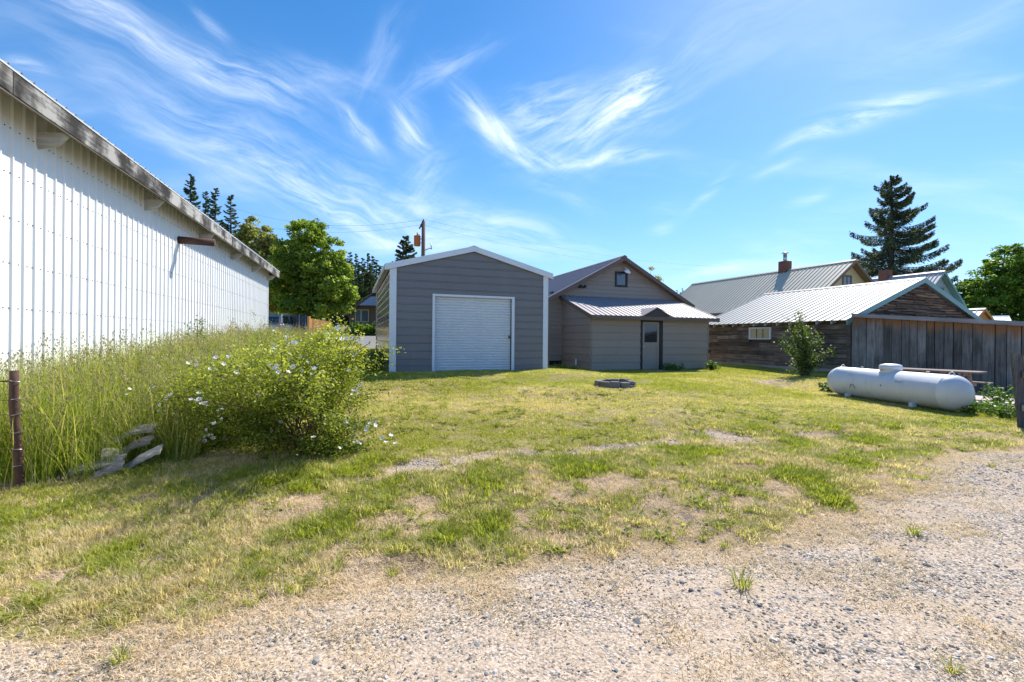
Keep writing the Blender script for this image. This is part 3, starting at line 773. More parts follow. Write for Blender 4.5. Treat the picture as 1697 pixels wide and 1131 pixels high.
    siding(r, M['taupe'], .55, rz - .14, .19, LAP, gl, gr, MPm, [win])
    mb = MB(); z0 = top(xl)
    mb.prism([(xl, Dp + .002, .3), (xr, Dp + .002, .3), (xr, Dp + .002, z0), (rx, Dp + .002, rz - .13), (xl, Dp + .002, z0)], (0, .1, 0)); mb.build('gable_wall', M['taupe'], r)
    mb = MB(); mb.box(xl - .02, xl + .07, Dp - .035, Dp + .05, .5, z0 - .03); mb.build('corner_board', M['taupe'], r)
    mb = MB(); mb.box(xl, xl + .11, Dp - .01, Dp + .12, -.3, .55); mb.box(xl + .75, xr, Dp + .0, Dp + .12, -.3, .55); mb.box(xl + .11, xl + .75, Dp - .01, Dp + .12, -.3, -.0); mb.build('foundation', M['concrete'], r)
    mb = MB(); mb.box(xl + .11, xl + .75, Dp + .08, Dp + .11, -.0, .55); mb.build('crawl_vent', M['black'], r)
    Lh = 12.5
    mb = MB(); mb.box(xl, xl + .1, Dp + .13, Dp + Lh, -.3, z0 - .05); mb.box(xr - .1, xr, Dp + .13, Dp + Lh, -.3, z0 - .05)
    mb.prism([(xl, Dp + Lh, -.3), (xr, Dp + Lh, -.3), (xr, Dp + Lh, z0 - .03), (rx, Dp + Lh, rz - .15), (xl, Dp + Lh, z0 - .03)], (0, .1, 0)); mb.build('side_wall', M['taupe'], r)
    th = math.atan(sl); run = 3.99; fo = .42
    for s in (-1, 1):
        x0 = rx + s * run; U = Vector((-s, 0, sl))
        roofsheets(r, M['roof_taupe'], (x0, Dp - fo, rz - run * sl), U, (0, 1, 0), run / math.cos(th) , Lh + .8, rib=.022)
        mb = MB(); a = (x0, rz - run * sl); b = (rx, rz)
        mb.prism([(a[0], Dp - fo - .03, a[1] - .2), (a[0], Dp - fo - .03, a[1] - .015), (b[0], Dp - fo - .03, b[1] - .015), (b[0], Dp - fo - .03, b[1] - .2)], (0, .035, 0)); mb.build('rake_board', M['taupe_trim'], r)
        mb = MB(); mb.prism([(a[0], Dp - fo + .006, a[1] - .12), (a[0], Dp - fo + .006, a[1] - .10), (b[0], Dp - fo + .006, b[1] - .10), (b[0], Dp - fo + .006, b[1] - .12)], (0, fo - .03, 0)); mb.build('rake_soffit', M['soffit_tan'], r)
        mb = MB(); mb.box(min(x0, x0 + s*.02), max(x0, x0 + s*.02), Dp - fo, Dp + Lh + .35, rz - run*sl - .18, rz - run*sl + .0); mb.build('eave_fascia', M['taupe_trim'], r)
    mb = MB(); mb.prism([(rx - .14, Dp - fo - .02, rz - .045), (rx + .14, Dp - fo - .02, rz - .045), (rx, Dp - fo - .02, rz + .045)], (0, Lh + .85, 0)); mb.build('ridge_cap', M['taupe_trim'], r)
    # snow guards on the left slope
    mb = MB()
    for y in (.0, 1.2, 2.4, 3.6):
        for dx in (0, .14): p = Vector((rx - run + .55 + dx * .2, Dp + y + dx * 2, rz - (run - .55) * sl + .05)); mb.box(p.x - .03, p.x + .03, p.y - .05, p.y + .05, p.z - .04, p.z + .05)
    mb.build('snow_guard', M['black'], r)
    # attic window
    w = MB(); a, b, c, d_ = win
    w.box(a, a + .09, Dp - .05, Dp, c, d_); w.box(b - .09, b, Dp - .05, Dp, c, d_); w.box(a + .09, b - .09, Dp - .05, Dp, c, c + .09); w.box(a + .09, b - .09, Dp - .05, Dp, d_ - .09, d_)
    wf = w.build('window', M['black'], r); q = MB(); q.box(a + .09, b - .09, Dp - .012, Dp - .004, c + .09, d_ - .09); q.build('pane', M['glass_blue'], wf)
    # white dish lamp over the window
    q = MB(); q.tube([(3.12, Dp - .0, 4.62), (3.12, Dp - .2, 4.66), (3.17, Dp - .33, 4.52)], .015, 8)
    mx = Matrix.Translation((3.18, Dp - .34, 4.50)) @ Matrix.Rotation(math.radians(-140), 4, 'X')
    q.lathe([(.03, -.03), (.05, 0), (.11, .03), (.16, .07), (.165, .075), (.15, .07), (.05, .03), (.001, .02)], 20, mx); q.build('dish_lamp', M['white_metal'], r)
    # twin flood light
    q = MB(); q.box(.86, .96, Dp - .05, Dp - .02, 3.60, 3.72)
    for dx, rz_ in ((-.13, -30), (.1, 20)):
        mx = Matrix.Translation((.91 + dx, Dp - .17, 3.64)) @ Matrix.Rotation(math.radians(70), 4, 'X'); q.lathe([(.03, -.1), (.045, -.02), (.075, .05), (.07, .055), (.001, .04)], 12, mx)
        q.tube([(.91, Dp - .05, 3.66), (.91 + dx, Dp - .1, 3.64)], .015, 6)
    q.build('flood_light', M['black'], r)
    # hose tap on the corner
    q = MB(); q.tube([(W2 + .02, -.02, .72), (W2 + .02, -.14, .72), (W2 + .03, -.16, .64)], .02, 8); q.box(W2 - .03, W2 + .08, -.13, -.07, .75, .84); q.build('outdoor_tap', M['black'], r)
    q = MB(); q.tube([(-.15, .95, -.2), (-.15, .95, .45)], .03, 8); q.build('vent_stub', M['white_trim'], r)
main_house()

# ------------------------------------------------------------------ old timber shed
def old_shed():
    yaw = math.atan2(.37, .93); W, D = 9.4, 7.3; rng = random.Random(8)
    r = empty('timber_shed', (13.4, 18.2, 0), yaw, 'low weathered timber shed with pale metal roof and shingled gable', 'shed')
    eh = 2.52; pk = 4.30; sl = (pk - eh) / (W / 2)
    wl = MB(); wl.box(.05, .12, .02, D, .2, eh - .05); wl.box(W - .12, W - .05, .02, D, .2, eh - .05)
    wl.prism([(.05, .06, .2), (W - .05, .06, .2), (W - .05, .06, eh - .08), (W/2, .06, pk - .12), (.05, .06, eh - .08)], (0, .08, 0))
    wl.prism([(.05, D - .1, .2), (W - .05, D - .1, .2), (W - .05, D - .1, eh - .08), (W/2, D - .1, pk - .12), (.05, D - .1, eh - .08)], (0, .08, 0)); wl.build('inner_wall', M['dark_brown'], r)
    mb = MB(); mb.box(-.08, .18, -.02, D + .05, -.1, .50); mb.build('foundation', M['concrete'], r)
    # horizontal boards on the long wall; window opening y 3.9..5.1
    wy0, wy1, wz0, wz1 = 3.45, 4.66, 1.70, 2.28
    z = .50; rowi = 0
    while z < eh - .02:
        h = rng.uniform(.17, .26); z1 = min(z + h, eh); y = 0.0
        while y < D:
            e = min(y + rng.uniform(1.3, 3.4), D)
            if D - e < .6: e = D
            segs = [(y, e)]
            if z1 > wz0 and z < wz1:
                segs = [s for s in ((y, min(e, wy0)), (max(y, wy1), e)) if s[1] - s[0] > .05]
            for (a, b) in segs:
                o1, o2 = rng.uniform(-.012, .018), rng.uniform(-.012, .018); g = rng.uniform(.006, .022); w1, w2 = rng.uniform(-.012, .012), rng.uniform(-.012, .012)
                q = MB(); q.hexa([(-.035 - o1, a + .004, z + w1 + g/2), (-.035 - o2, b - .004, z + w2 + g/2), (.05, b - .004, z + w2 + g/2), (.05, a + .004, z + w1 + g/2), (-.028 - o1, a + .004, z1 + w1 - g/2), (-.028 - o2, b - .004, z1 + w2 - g/2), (.05, b - .004, z1 + w2 - g/2), (.05, a + .004, z1 + w1 - g/2)])
                q.build('wall_board', M['old_board'], r)
            y = e
        z = z1
    mb = MB(); mb.box(-.06, .08, -.06, .075, .3, eh - .03); mb.build('corner_board', M['old_board'], r)
    # window with pale blind and mullions
    w = MB()
    for b in ((-.07, .0, wy0, wy0 + .09, wz0, wz1), (-.07, .0, wy1 - .09, wy1, wz0, wz1), (-.07, .0, wy0 + .09, wy1 - .09, wz0, wz0 + .06), (-.07, .0, wy0 + .09, wy1 - .09, wz1 - .07, wz1)): w.box(*b)
    wf = w.build('window', M['door_white'], r)
    for k in range(3):
        q = MB(); y0 = wy0 + .11 + k * .345; q.box(-.03, -.02, y0 + .01, y0 + .33, wz0 + .065, wz1 - .075); q.build('pane', M['pane_yellow'], wf)
        if k: q = MB(); q.box(-.05, -.015, y0 - .02, y0 + .008, wz0 + .061, wz1 - .071); q.build('mullion', M['old_board'], wf)
    # gable shakes
    z = 2.55
    while z < pk - .25:
        h = rng.uniform(.075, .15); xm = (z + h - eh) / sl
        x = xm + .16 + rng.uniform(0, .15)
        while x < W - xm - .2:
            e = min(x + rng.uniform(.5, 1.9), W - xm - .16); o1 = rng.uniform(0, .07); dz = rng.uniform(-.045, .03); dz2 = rng.uniform(-.045, .03); hh = h * rng.uniform(.5, .98)
            if e - x > .12:
                q = MB(); q.hexa([(x + .01, -.015 - o1, z + dz), (e - .01, -.015 - o1, z + dz2), (e - .01, .055, z + dz2), (x + .01, .055, z + dz), (x + .01, -.0 - o1 * .3, z + hh + dz), (e - .01, -.0 - o1*.3, z + hh + dz2), (e - .01, .055, z + hh + dz2), (x + .01, .055, z + hh + dz)])
                q.build('shake', M['old_shake'], r)
            x = e
        z += h
    # roof
    ov = .38; fo = .12; th = math.atan(sl)
    for s in (0, 1):
        f = (lambda x: x) if s == 0 else (lambda x: W - x)
        roofsheets(r, M['roof_pale'], (f(-ov), -fo, eh - ov * sl + .10), (1 if s == 0 else -1, 0, sl), (0, 1, 0), (W/2 + ov) / math.cos(th), D + fo + .4, pitch=.3048, rib=.03, ribw=.055, sheet=.9144)
        mb = MB(); a = (f(-ov - .02), eh - ov*sl + .0); b = (W/2, pk + .0)
        mb.prism([(a[0], -fo - .04, a[1] - .09), (a[0], -fo - .04, a[1] + .13), (b[0], -fo - .04, b[1] + .13), (b[0], -fo - .04, b[1] - .09)], (0, .04, 0)); mb.build('rake_trim', M['teal_trim'], r)
        for y in np.arange(-.1, D + .3, .61):                        # rafter tails
            q = MB(); x0, x1 = f(-ov + .04), f(.0); z0_, z1_ = eh - ov*sl, eh - .02
            q.hexa([(x0, y - .025, z0_ - .05), (x1, y - .025, z1_ - .08), (x1, y + .025, z1_ - .08), (x0, y + .025, z0_ - .05), (x0, y - .025, z0_ + .07), (x1, y - .025, z1_ + .09), (x1, y + .025, z1_ + .09), (x0, y + .025, z0_ + .07)])
            q.build('rafter_tail', M['block_wood'], r)
    mb = MB(); mb.prism([(W/2 - .16, -fo - .05, pk + .07), (W/2 + .16, -fo - .05, pk + .07), (W/2, -fo - .05, pk + .15)], (0, D + fo + .45, 0)); mb.build('ridge_cap', M['roof_pale'], r)
old_shed()

def plank_shed():
    """boarded lean-to running towards us from the old shed's corner"""
    yaw = math.atan2(.37, .93); rng = random.Random(12)
    r = empty('plank_lean_to', (13.4, 18.2, 0), yaw, 'lean-to of tall grey vertical planks with orange-brown tops behind the picnic table', 'lean-to shed')
    L = 7.2; bd = []
    topz = lambda y: 2.66 + y * .098          # y negative towards us
    y = -.09
    while y > -L:
        w = rng.uniform(.22, .33); o = rng.uniform(-.012, .012); y1 = y - w
        gx, gy = 13.4 + .37 * -y, 18.2 + .93 * y
        zb = hz(gx, gy) - .15 + rng.uniform(0, .03); g = rng.uniform(.004, .014); tl = rng.uniform(-.006, .006)
        q = MB(); q.hexa([(-.03 + o, y1 + g, zb), (.0 + o, y1 + g, zb), (.0 + o, y - g, zb), (-.03 + o, y - g, zb), (-.03 + o, y1 + g + tl, topz(y1) - .02), (.0 + o, y1 + g + tl, topz(y1) - .02), (.0 + o, y - g + tl, topz(y) - .02), (-.03 + o, y - g + tl, topz(y) - .02)])
        q.build('plank', M['plank'], r); y = y1
    q = MB(); q.hexa([(.03, -L, -.2), (.08, -L, -.2), (.08, -.1, -.2), (.03, -.1, -.2), (.03, -L, topz(-L) - .05), (.08, -L, topz(-L) - .05), (.08, -.1, topz(0) - .05), (.03, -.1, topz(0) - .05)]); q.build('inner_wall', M['dark_brown'], r)
    q = MB(); x1 = 9.3
    P = [(-.14, -L - .1), (x1, -L - .1), (x1, -.2), (-.14, -.2)]
    q.hexa([(x, y, topz(y) - .015) for x, y in P] + [(x, y, topz(y) + .075) for x, y in P]); q.build('roof', M['roof_grey'], r)
    q = MB(); q.hexa([(-.18, -L - .1, topz(-L) - .05), (-.145, -L - .1, topz(-L) - .05), (-.145, -.17, topz(-.17) - .05), (-.18, -.17, topz(-.17) - .05), (-.18, -L - .1, topz(-L) + .085), (-.145, -L - .1, topz(-L) + .085), (-.145, -.17, topz(-.17) + .085), (-.18, -.17, topz(-.17) + .085)]); q.build('fascia_board', M['grey_fascia'], r)
    q = MB(); q.box(.1, x1, -L + .0, -L + .05, -.3, topz(-L) - .03); q.box(x1 - .05, x1, -L + .06, -.5, -.3, topz(-L) - .03); q.build('side_wall', M['plank'], r)
plank_shed()

# ------------------------------------------------------------------ neighbouring houses
def far_house(name, loc, yaw, hw, Lh, eave, ridge, roofm, wallm, trimm, label, chim=None, ov=.45, win=None, winw=(.9, 1.0), shade=None):
    """gable faces local -y, ridge along local y at x=0"""
    r = empty(name, loc, yaw, label, 'house'); sl = (ridge - eave) / (hw + ov)
    w = hw; wz = ridge - sl * w - .1
    q = MB(); q.prism([(-w, 0, -.5), (w, 0, -.5), (w, 0, wz), (0, 0, ridge - .12), (-w, 0, wz)], (0, .12, 0)); q.build('gable_wall', wallm, r)
    q = MB(); q.prism([(-w, Lh - .12, -.5), (w, Lh - .12, -.5), (w, Lh - .12, wz), (0, Lh - .12, ridge - .12), (-w, Lh - .12, wz)], (0, .12, 0)); q.build('gable_wall', wallm, r)
    for s in (-1, 1):
        q = MB(); q.box(min(s*w, s*(w-.12)), max(s*w, s*(w-.12)), .121, Lh - .121, -.5, wz - .02); q.build('side_wall', wallm, r)
    th = math.atan(sl)
    for s in (-1, 1):
        x0 = s * (hw + ov)
        roofsheets(r, roofm, (x0, -ov, eave), Vector((-s, 0, sl)), (0, 1, 0), (hw + ov) / math.cos(th), Lh + 2*ov, rib=.03, ribw=.06, pitch=.3048 if Lh > 8 else .4, sheet=1.8)
        q = MB(); q.prism([(x0, -ov - .04, eave - .2), (x0, -ov - .04, eave + .02), (0, -ov - .04, ridge + .02), (0, -ov - .04, ridge - .2)], (0, .04, 0)); q.build('rake_board', trimm, r)
        q = MB(); q.prism([(x0, -ov, eave - .06), (x0, -ov, eave - .04), (0, -ov, ridge - .04), (0, -ov, ridge - .06)], (0, ov - .01, 0)); q.build('rake_soffit', trimm, r)
        q = MB(); q.box(min(x0, x0 + s*.03), max(x0, x0 + s*.03), -ov, Lh + ov, eave - .18, eave + .01); q.build('eave_fascia', trimm, r)
    q = MB(); q.prism([(-.18, -ov - .05, ridge - .06), (.18, -ov - .05, ridge - .06), (0, -ov - .05, ridge + .06)], (0, Lh + 2*ov + .1, 0)); q.build('ridge_cap', roofm, r)
    if win:
        for (wx, wzc) in win:
            q = MB(); a, b = wx - winw[0]/2, wx + winw[0]/2; c, d = wzc - winw[1]/2, wzc + winw[1]/2
            for bx in ((a, a + .1, -.05, -.002, c, d), (b - .1, b, -.05, -.002, c, d), (a + .1, b - .1, -.05, -.002, c, c + .1), (a + .1, b - .1, -.05, -.002, d - .1, d)): q.box(*bx)
            wf = q.build('window', trimm, r); q = MB(); q.box(a + .1, b - .1, -.02, -.006, c + .1, d - .1); q.build('pane', M['glass_blue'], wf)
            q = MB(); q.box((a+b)/2 - .03, (a+b)/2 + .03, -.04, -.022, c + .1, d - .1); q.build('mullion', trimm, wf)
    if chim:
        (cy, cw, z0, z1, pipe) = chim; ch = MB(); ch.box(-cw/2 + .012, cw/2 - .012, cy - cw/2 + .012, cy + cw/2 - .012, z0, z1 - .01); co_ = ch.build('chimney', M['concrete'], r)
        z = z0; k = 0
        while z < z1 - .02:
            for side in range(4):
                n = max(2, int(cw / .22)); bl = cw / n
                for i in range(n):
                    a = -cw/2 + i * bl + .005; b = a + bl - .01; q = MB()
                    if side == 0: q.box(a, b, cy - cw/2 - .004, cy - cw/2 + .03, z, z + .066)
                    elif side == 1: q.box(a, b, cy + cw/2 - .03, cy + cw/2 + .004, z, z + .066)
                    elif side == 2: q.box(-cw/2 - .004, -cw/2 + .03, cy + a, cy + b, z, z + .066)
                    else: q.box(cw/2 - .03, cw/2 + .004, cy + a, cy + b, z, z + .066)
                    if k == 0 and i == 0 and side == 0: bm = MB()
                    base = len(bm.v); bm.v += q.v; 
                    for fc in q.f: bm.face([base + j for j in fc])
            z += .076; k += 1
        o = bm.build('brickwork', M['brick'], co_); o['kind'] = 'stuff'
        if pipe:
            q = MB(); q.tube([(0, cy, z1 - .02), (0, cy, z1 + .55)], .13, 14); q.lathe([(.13, 0), (.24, .02), (.23, .05), (.001, .13)], 16, Matrix.Translation((0, cy, z1 + .62)))
            q.lathe([(.12, 0), (.12, .1)], 12, Matrix.Translation((0, cy, z1 + .54))); q.build('flue_pipe', M['steel'], co_)
    return r
yaw2 = math.atan2(.37, .93)
p = at(1406, 432.7, 30.0)
far_house('house', (p.x, p.y, .6), yaw2, 3.95, 13.4, 6.9 - .6 - 3.2, p.z - .6, M['roof_tan'], M['cream'], M['brown_trim'], 'cream house with long tan metal roof and round flue on its brick chimney', chim=(4.5, .62, 5.7, 6.95, True), win=[(-.15, 4.98)], winw=(.9, .8))
p = at(1554.7, 450.6, 40.0)
far_house('house', (p.x, p.y, .6), yaw2, 2.9, 11.5, p.z - .6 - 2.9, p.z - .6, M['roof_grey'], M['blue_siding'], M['teal_trim'], 'pale blue house with grey metal roof below the big spruce', chim=(4.1, .78, 6.3, 7.85, False), win=[(.45, 5.55)], winw=(.85, .75))
p = at(1628.5, 512, 36.0)
far_house('shed', (p.x, p.y, .6), yaw2, 1.35, 2.6, p.z - .6 - 1.0, p.z - .6, M['roof_pale'], M['cedar'], M['cedar'], 'tiny cedar-gabled shed with pale roof showing above the plank lean-to', ov=.15)
p = at(1650, 524.5, 39.0)
far_house('shed', (p.x + .8, p.y, .6), yaw2 + .5, 1.7, 3.0, p.z - .6 - .75, p.z - .6, paint('roof_blue', (.30, .50, .62), .5), M['blue_siding'], M['blue_siding'], 'low roof of light blue sheet right of the tiny cedar-gabled shed', ov=.2)

def brown_house():
    Y = 50.0; c = at(640, 545, Y); r = empty('house', (c.x, c.y, 2.3), .12, 'brown neighbour house beyond the driveway between maple and grey garage', 'house')
    W = 3.9; zt = at(640, 470, Y).z - 2.3; ze = at(580, 530, Y).z - 2.3 + .75
    q = MB(); q.prism([(-W, 0, -.6), (W, 0, -.6), (W, 0, ze), (0, 0, zt), (-W, 0, ze)], (0, .15, 0)); q.build('gable_wall', M['brown_siding'], r)
    siding(r, M['brown_siding'], .3, zt - .1, .26, LAP, lambda v: max(-W, -(zt - v) / ((zt - ze) / W)), lambda v: min(W, (zt - v) / ((zt - ze) / W)), lambda u, v, n: Vector((u, -n - .002, v)), [(-3.3 - .05, -1.75, .95, 2.45)])
    for s in (-1, 1):
        q = MB(); q.box(min(s*W, s*(W-.1)), max(s*W, s*(W-.1)), .16, 10, -.6, ze - .05); q.build('side_wall', M['brown_siding'], r)
        sl = (zt - ze) / W; x0 = s * (W + .5)
        roofsheets(r, M['roof_taupe'], (x0, -.6, ze - .5*sl + .1), Vector((-s, 0, sl)), (0, 1, 0), (W + .5) * math.hypot(1, sl), 11, rib=.03, sheet=1.8)
        q = MB(); q.prism([(x0, -.64, ze - .5*sl - .12), (x0, -.64, ze - .5*sl + .1), (0, -.64, zt + .1), (0, -.64, zt - .12)], (0, .04, 0)); q.build('rake_board', M['taupe_trim'], r)
    # window pair
    w = MB(); a, b, c_, d = -3.3, -1.8, 1.0, 2.4
    for bx in ((a, a + .12, -.08, -.03, c_, d), (b - .12, b, -.08, -.03, c_, d), (a + .12, b - .12, -.08, -.03, c_, c_ + .12), (a + .12, b - .12, -.08, -.03, d - .12, d), ((a+b)/2 - .18, (a+b)/2, -.08, -.03, c_ + .12, d - .12)): w.box(*bx)
    wf = w.build('window', M['cream'], r); q = MB(); q.box(a + .12, b - .12, -.03, -.015, c_ + .12, d - .12); q.build('pane', M['glass_blue'], wf)
    # porch hood
    q = MB(); q.hexa([(-2.6, -1.5, 2.75), (3.5, -1.5, 2.75), (3.5, -.05, 2.75), (-2.6, -.05, 2.75), (-1.5, -.8, 3.75), (3.5, -.8, 3.75), (3.5, -.05, 3.75), (-1.5, -.05, 3.75)]); q.build('porch_roof', M['roof_grey'], r)
brown_house()
# ------------------------------------------------------------------ utility pole and wires
def utility_pole():
    Y = 33.0; c = at(701, 470, Y); top = at(700, 367, Y).z; z0 = hz(c.x, Y)
    r = empty('utility_pole', (c.x, Y, z0), 0, 'wooden utility pole with rusty orange transformer rising behind the grey garage', 'utility pole')
    H = top - z0
    q = MB(); q.tube([(0, 0, -.3), (0, 0, H)], [.19, .13], 12); q.build('pole', M['pole'], r)
    tz = at(692, 400, Y).z - z0
    q = MB(); q.lathe([(.001, -.38), (.2, -.37), (.235, -.33), (.235, .30), (.25, .31), (.25, .345), (.12, .39), (.001, .40)], 18, Matrix.Translation((-.42, -.1, tz))); tr = q.build('transformer', M['orange_rust'], r)
    q = MB(); q.tube([(-.42, -.1, tz + .38), (-.42, -.1, tz + .62)], [.06, .03], 8); q.tube([(-.30, -.05, tz + .36), (-.30, -.05, tz + .52)], [.05, .025], 8); q.build('bushing', M['black'], tr)
    q = MB(); q.box(-.22, -.1, -.14, -.02, tz + .12, tz + .18); q.box(-.22, -.1, -.14, -.02, tz - .16, tz - .1); q.build('bracket', M['steel'], r)
    q = MB(); az = at(712, 413, Y).z - z0
    q.tube([(.1, 0, az - .1), (.45, -.1, az + .02), (.62, -.12, az + .02)], .035, 6); q.tube([(.6, -.12, az - .05), (.58, -.12, az + .42)], [.05, .03], 8); q.build('side_arm', M['steel'], r)
    q = MB(); q.beam((-.3, .0, H - .55), (.02, -.1, H + .05), .07, .07); q.tube([(0, 0, H), (0, 0, H + .16)], [.05, .04], 8); q.tube([(-.18, 0, H - .42), (-.18, 0, H - .2)], [.05, .04], 8); q.build('top_bracket', M['black'], r)
    # a small lamp-less stub of insulator hardware low on the pole
    def wire(name, a, b, sag, label):
        a = Vector(a); b = Vector(b); pts = []
        for i in range(33):
            t_ = i / 32; pq = a.lerp(b, t_); pq.z -= sag * 4 * t_ * (1 - t_); pts.append(pq)
        mb = MB(); mb.tube(pts, .007, 5); tag(mb.build(name, M['wire'], None), label, 'cable')
    P1 = Vector((c.x, Y, z0 + H + .13)); P2 = Vector((c.x - .18, Y, z0 + H - .25))
    wire('power_line', at(390, 346, 40), P1, .9, 'upper thin power line running left from the utility pole over the maple')
    wire('power_line', at(400, 369, 40), P2, .7, 'lower thin power line running left from the utility pole over the maple')
    wire('power_line', P1, at(1270, 441, 66), 1.2, 'upper thin power line running right from the utility pole over the taupe house')
    wire('power_line', P2, at(1200, 448, 64), 1.0, 'lower thin power line running right from the utility pole over the taupe house')
utility_pole()

# ------------------------------------------------------------------ propane tank
def tank():
    R = .39; zc = .125 + R; a = Vector((9.68, 9.72, zc)); b = Vector((9.30, 13.25, zc)); d = (b - a); L = d.length; yaw = math.atan2(-d.x, d.y)
    r = empty('propane_tank', (a.x, a.y, 0), yaw, 'white horizontal propane tank lying on the lawn edge beside the picnic table', 'propane tank')
    prof = []; k = .30
    for i in range(13):
        t_ = math.pi / 2 * i / 12; prof.append((R * math.sin(t_), k - k * math.cos(t_)))
    prof += [(R, k + .02), (R + .004, k + .025), (R + .004, k + .04), (R, k + .045), (R, L/2), (R, L - k - .045), (R + .004, L - k - .04), (R + .004, L - k - .025), (R, L - k - .02)]
    for i in range(13):
        t_ = math.pi / 2 * (12 - i) / 12; prof.append((R * math.sin(t_), L - k + k * math.cos(t_)))
    prof[0] = (.0008, prof[0][1]); prof[-1] = (.0008, prof[-1][1])
    q = MB(); q.lathe(prof, 48, Matrix.Translation((0, 0, zc)) @ Matrix.Rotation(-math.pi/2, 4, 'X')); q.build('tank_body', M['tank'], r)
    dy = L * .50
    q = MB(); q.lathe([(.215, -.1), (.215, .0), (.222, .01), (.222, .05), (.235, .055), (.235, .12), (.228, .15), (.2, .175), (.12, .195), (.001, .20)], 32, Matrix.Translation((0, dy, zc + R - .03))); q.build('valve_dome', M['tank'], r)
    q = MB(); q.box(-.27, -.21, dy - .02, dy + .02, zc + R - .0, zc + R + .03); q.box(.21, .27, dy - .02, dy + .02, zc + R - .0, zc + R + .03); q.build('dome_hinge', M['steel'], r)
    for y in (.33, L - .33):
        q = MB(); pts = []
        for i in range(9):
            t_ = math.pi * i / 8; pts.append((0, y + .07 * math.cos(t_), zc + R - .035 + .10 * math.sin(t_)))
        q.tube(pts, .012, 6); q.build('lifting_lug', M['tank'], r)
    for y in (.85, L - .95):
        q = MB(); q.tube([(0, y, zc + R - .01), (0, y, zc + R + .035)], .022, 8); q.tube([(0, y, zc + R + .03), (0, y, zc + R + .045)], .032, 8); q.build('fitting', M['tank'], r)
    for y in (.95, L - .8):
        for s in (-1, 1):
            q = MB(); q.hexa([(s*.33, y - .05, -.02), (s*.25, y - .05, -.02), (s*.25, y + .05, -.02), (s*.33, y + .05, -.02), (s*.33, y - .045, .22), (s*.22, y - .045, .22), (s*.22, y + .045, .22), (s*.33, y + .045, .22)]); q.build('foot', M['tank'], r)
        q = MB(); q.box(-.42, .42, y - .1, y + .1, -.12, .015); q.build('support_block', M['concrete'], r)
    q = MB(); q.hexa([(-R * .93 - .012, 1.15, zc + .10), (-R * .93 - .012, 1.32, zc + .10), (-R * .9, 1.32, zc + .10), (-R * .9, 1.15, zc + .10), (-R * .86 - .016, 1.15, zc + .19), (-R * .86 - .016, 1.32, zc + .19), (-R * .8, 1.32, zc + .19), (-R * .8, 1.15, zc + .19)]); q.build('data_plate', M['steel'], r)
    q = MB(); q.tube([(-R - .004, L - 1.9, zc + .03), (-R - .014, L - 1.9, zc + .03)], .016, 10); q.build('drain_plug', M['rust'], r)
    q = MB(); q.tube([(-.40, L - 1.0, zc - .12), (-.43, L - 1.05, zc - .02), (-.43, L - 1.12, zc - .03), (-.42, L - 1.18, zc - .12)], .008, 5); q.build('hanging_wire', M['wire'], r)
tank()

# ------------------------------------------------------------------ picnic table on its slab
def picnic():
    V = []; 
    q = MB(); P = [(10.9, 10.95), (13.2, 10.7), (14.0, 12.7), (12.0, 14.6), (10.5, 13.6)]
    q.prism([(x, y, -.05) for x, y in P], (0, 0, .175)); o = q.build('concrete_slab', M['slab'], None, bevel=.02); o['kind'] = 'structure'
    zt = .126; c = at(1556, 614, 12.25); yaw = math.atan2(-.86, .5)
    r = empty('picnic_table', (11.42, 12.42, zt), yaw, 'weathered wooden picnic table half hidden behind the white propane tank', 'picnic table')
    L = 1.9; w = .145
    for i in range(5):
        q = MB(); y0 = -.375 + i * .151; q.box(-L/2, L/2, y0, y0 + w, .72, .757); q.build('top_board', M['table_wood'], r, bevel=.004)
    for s in (-1, 1):
        for j in range(2):
            q = MB(); y0 = s * .70 - .145 + j * .151; q.box(-L/2, L/2, y0, y0 + w, .42, .455); q.build('bench_board', M['table_wood'], r, bevel=.004)
    for x in (-.62, .62):
        q = MB(); q.box(x - .02, x + .02, -.36, .36, .635, .719); q.build('cross_bar', M['table_wood'], r)
        q = MB(); q.box(x - .02, x + .02, -.82, .82, .335, .419); q.build('bench_bar', M['table_wood'], r)
        for s in (-1, 1):
            q = MB(); q.hexa([(x + .022, s*.56 - .05, 0), (x + .06, s*.56 - .05, 0), (x + .06, s*.56 + .05, 0), (x + .022, s*.56 + .05, 0), (x + .022, s*.2 - .05, .70), (x + .06, s*.2 - .05, .70), (x + .06, s*.2 + .05, .70), (x + .022, s*.2 + .05, .70)]); q.build('leg', M['table_wood'], r)
        q = MB(); sx = -1 if x > 0 else 1; q.beam((x + sx*.03, 0, .37), (x + sx*.45, 0, .70), .04, .09); q.build('brace', M['table_wood'], r)
picnic()

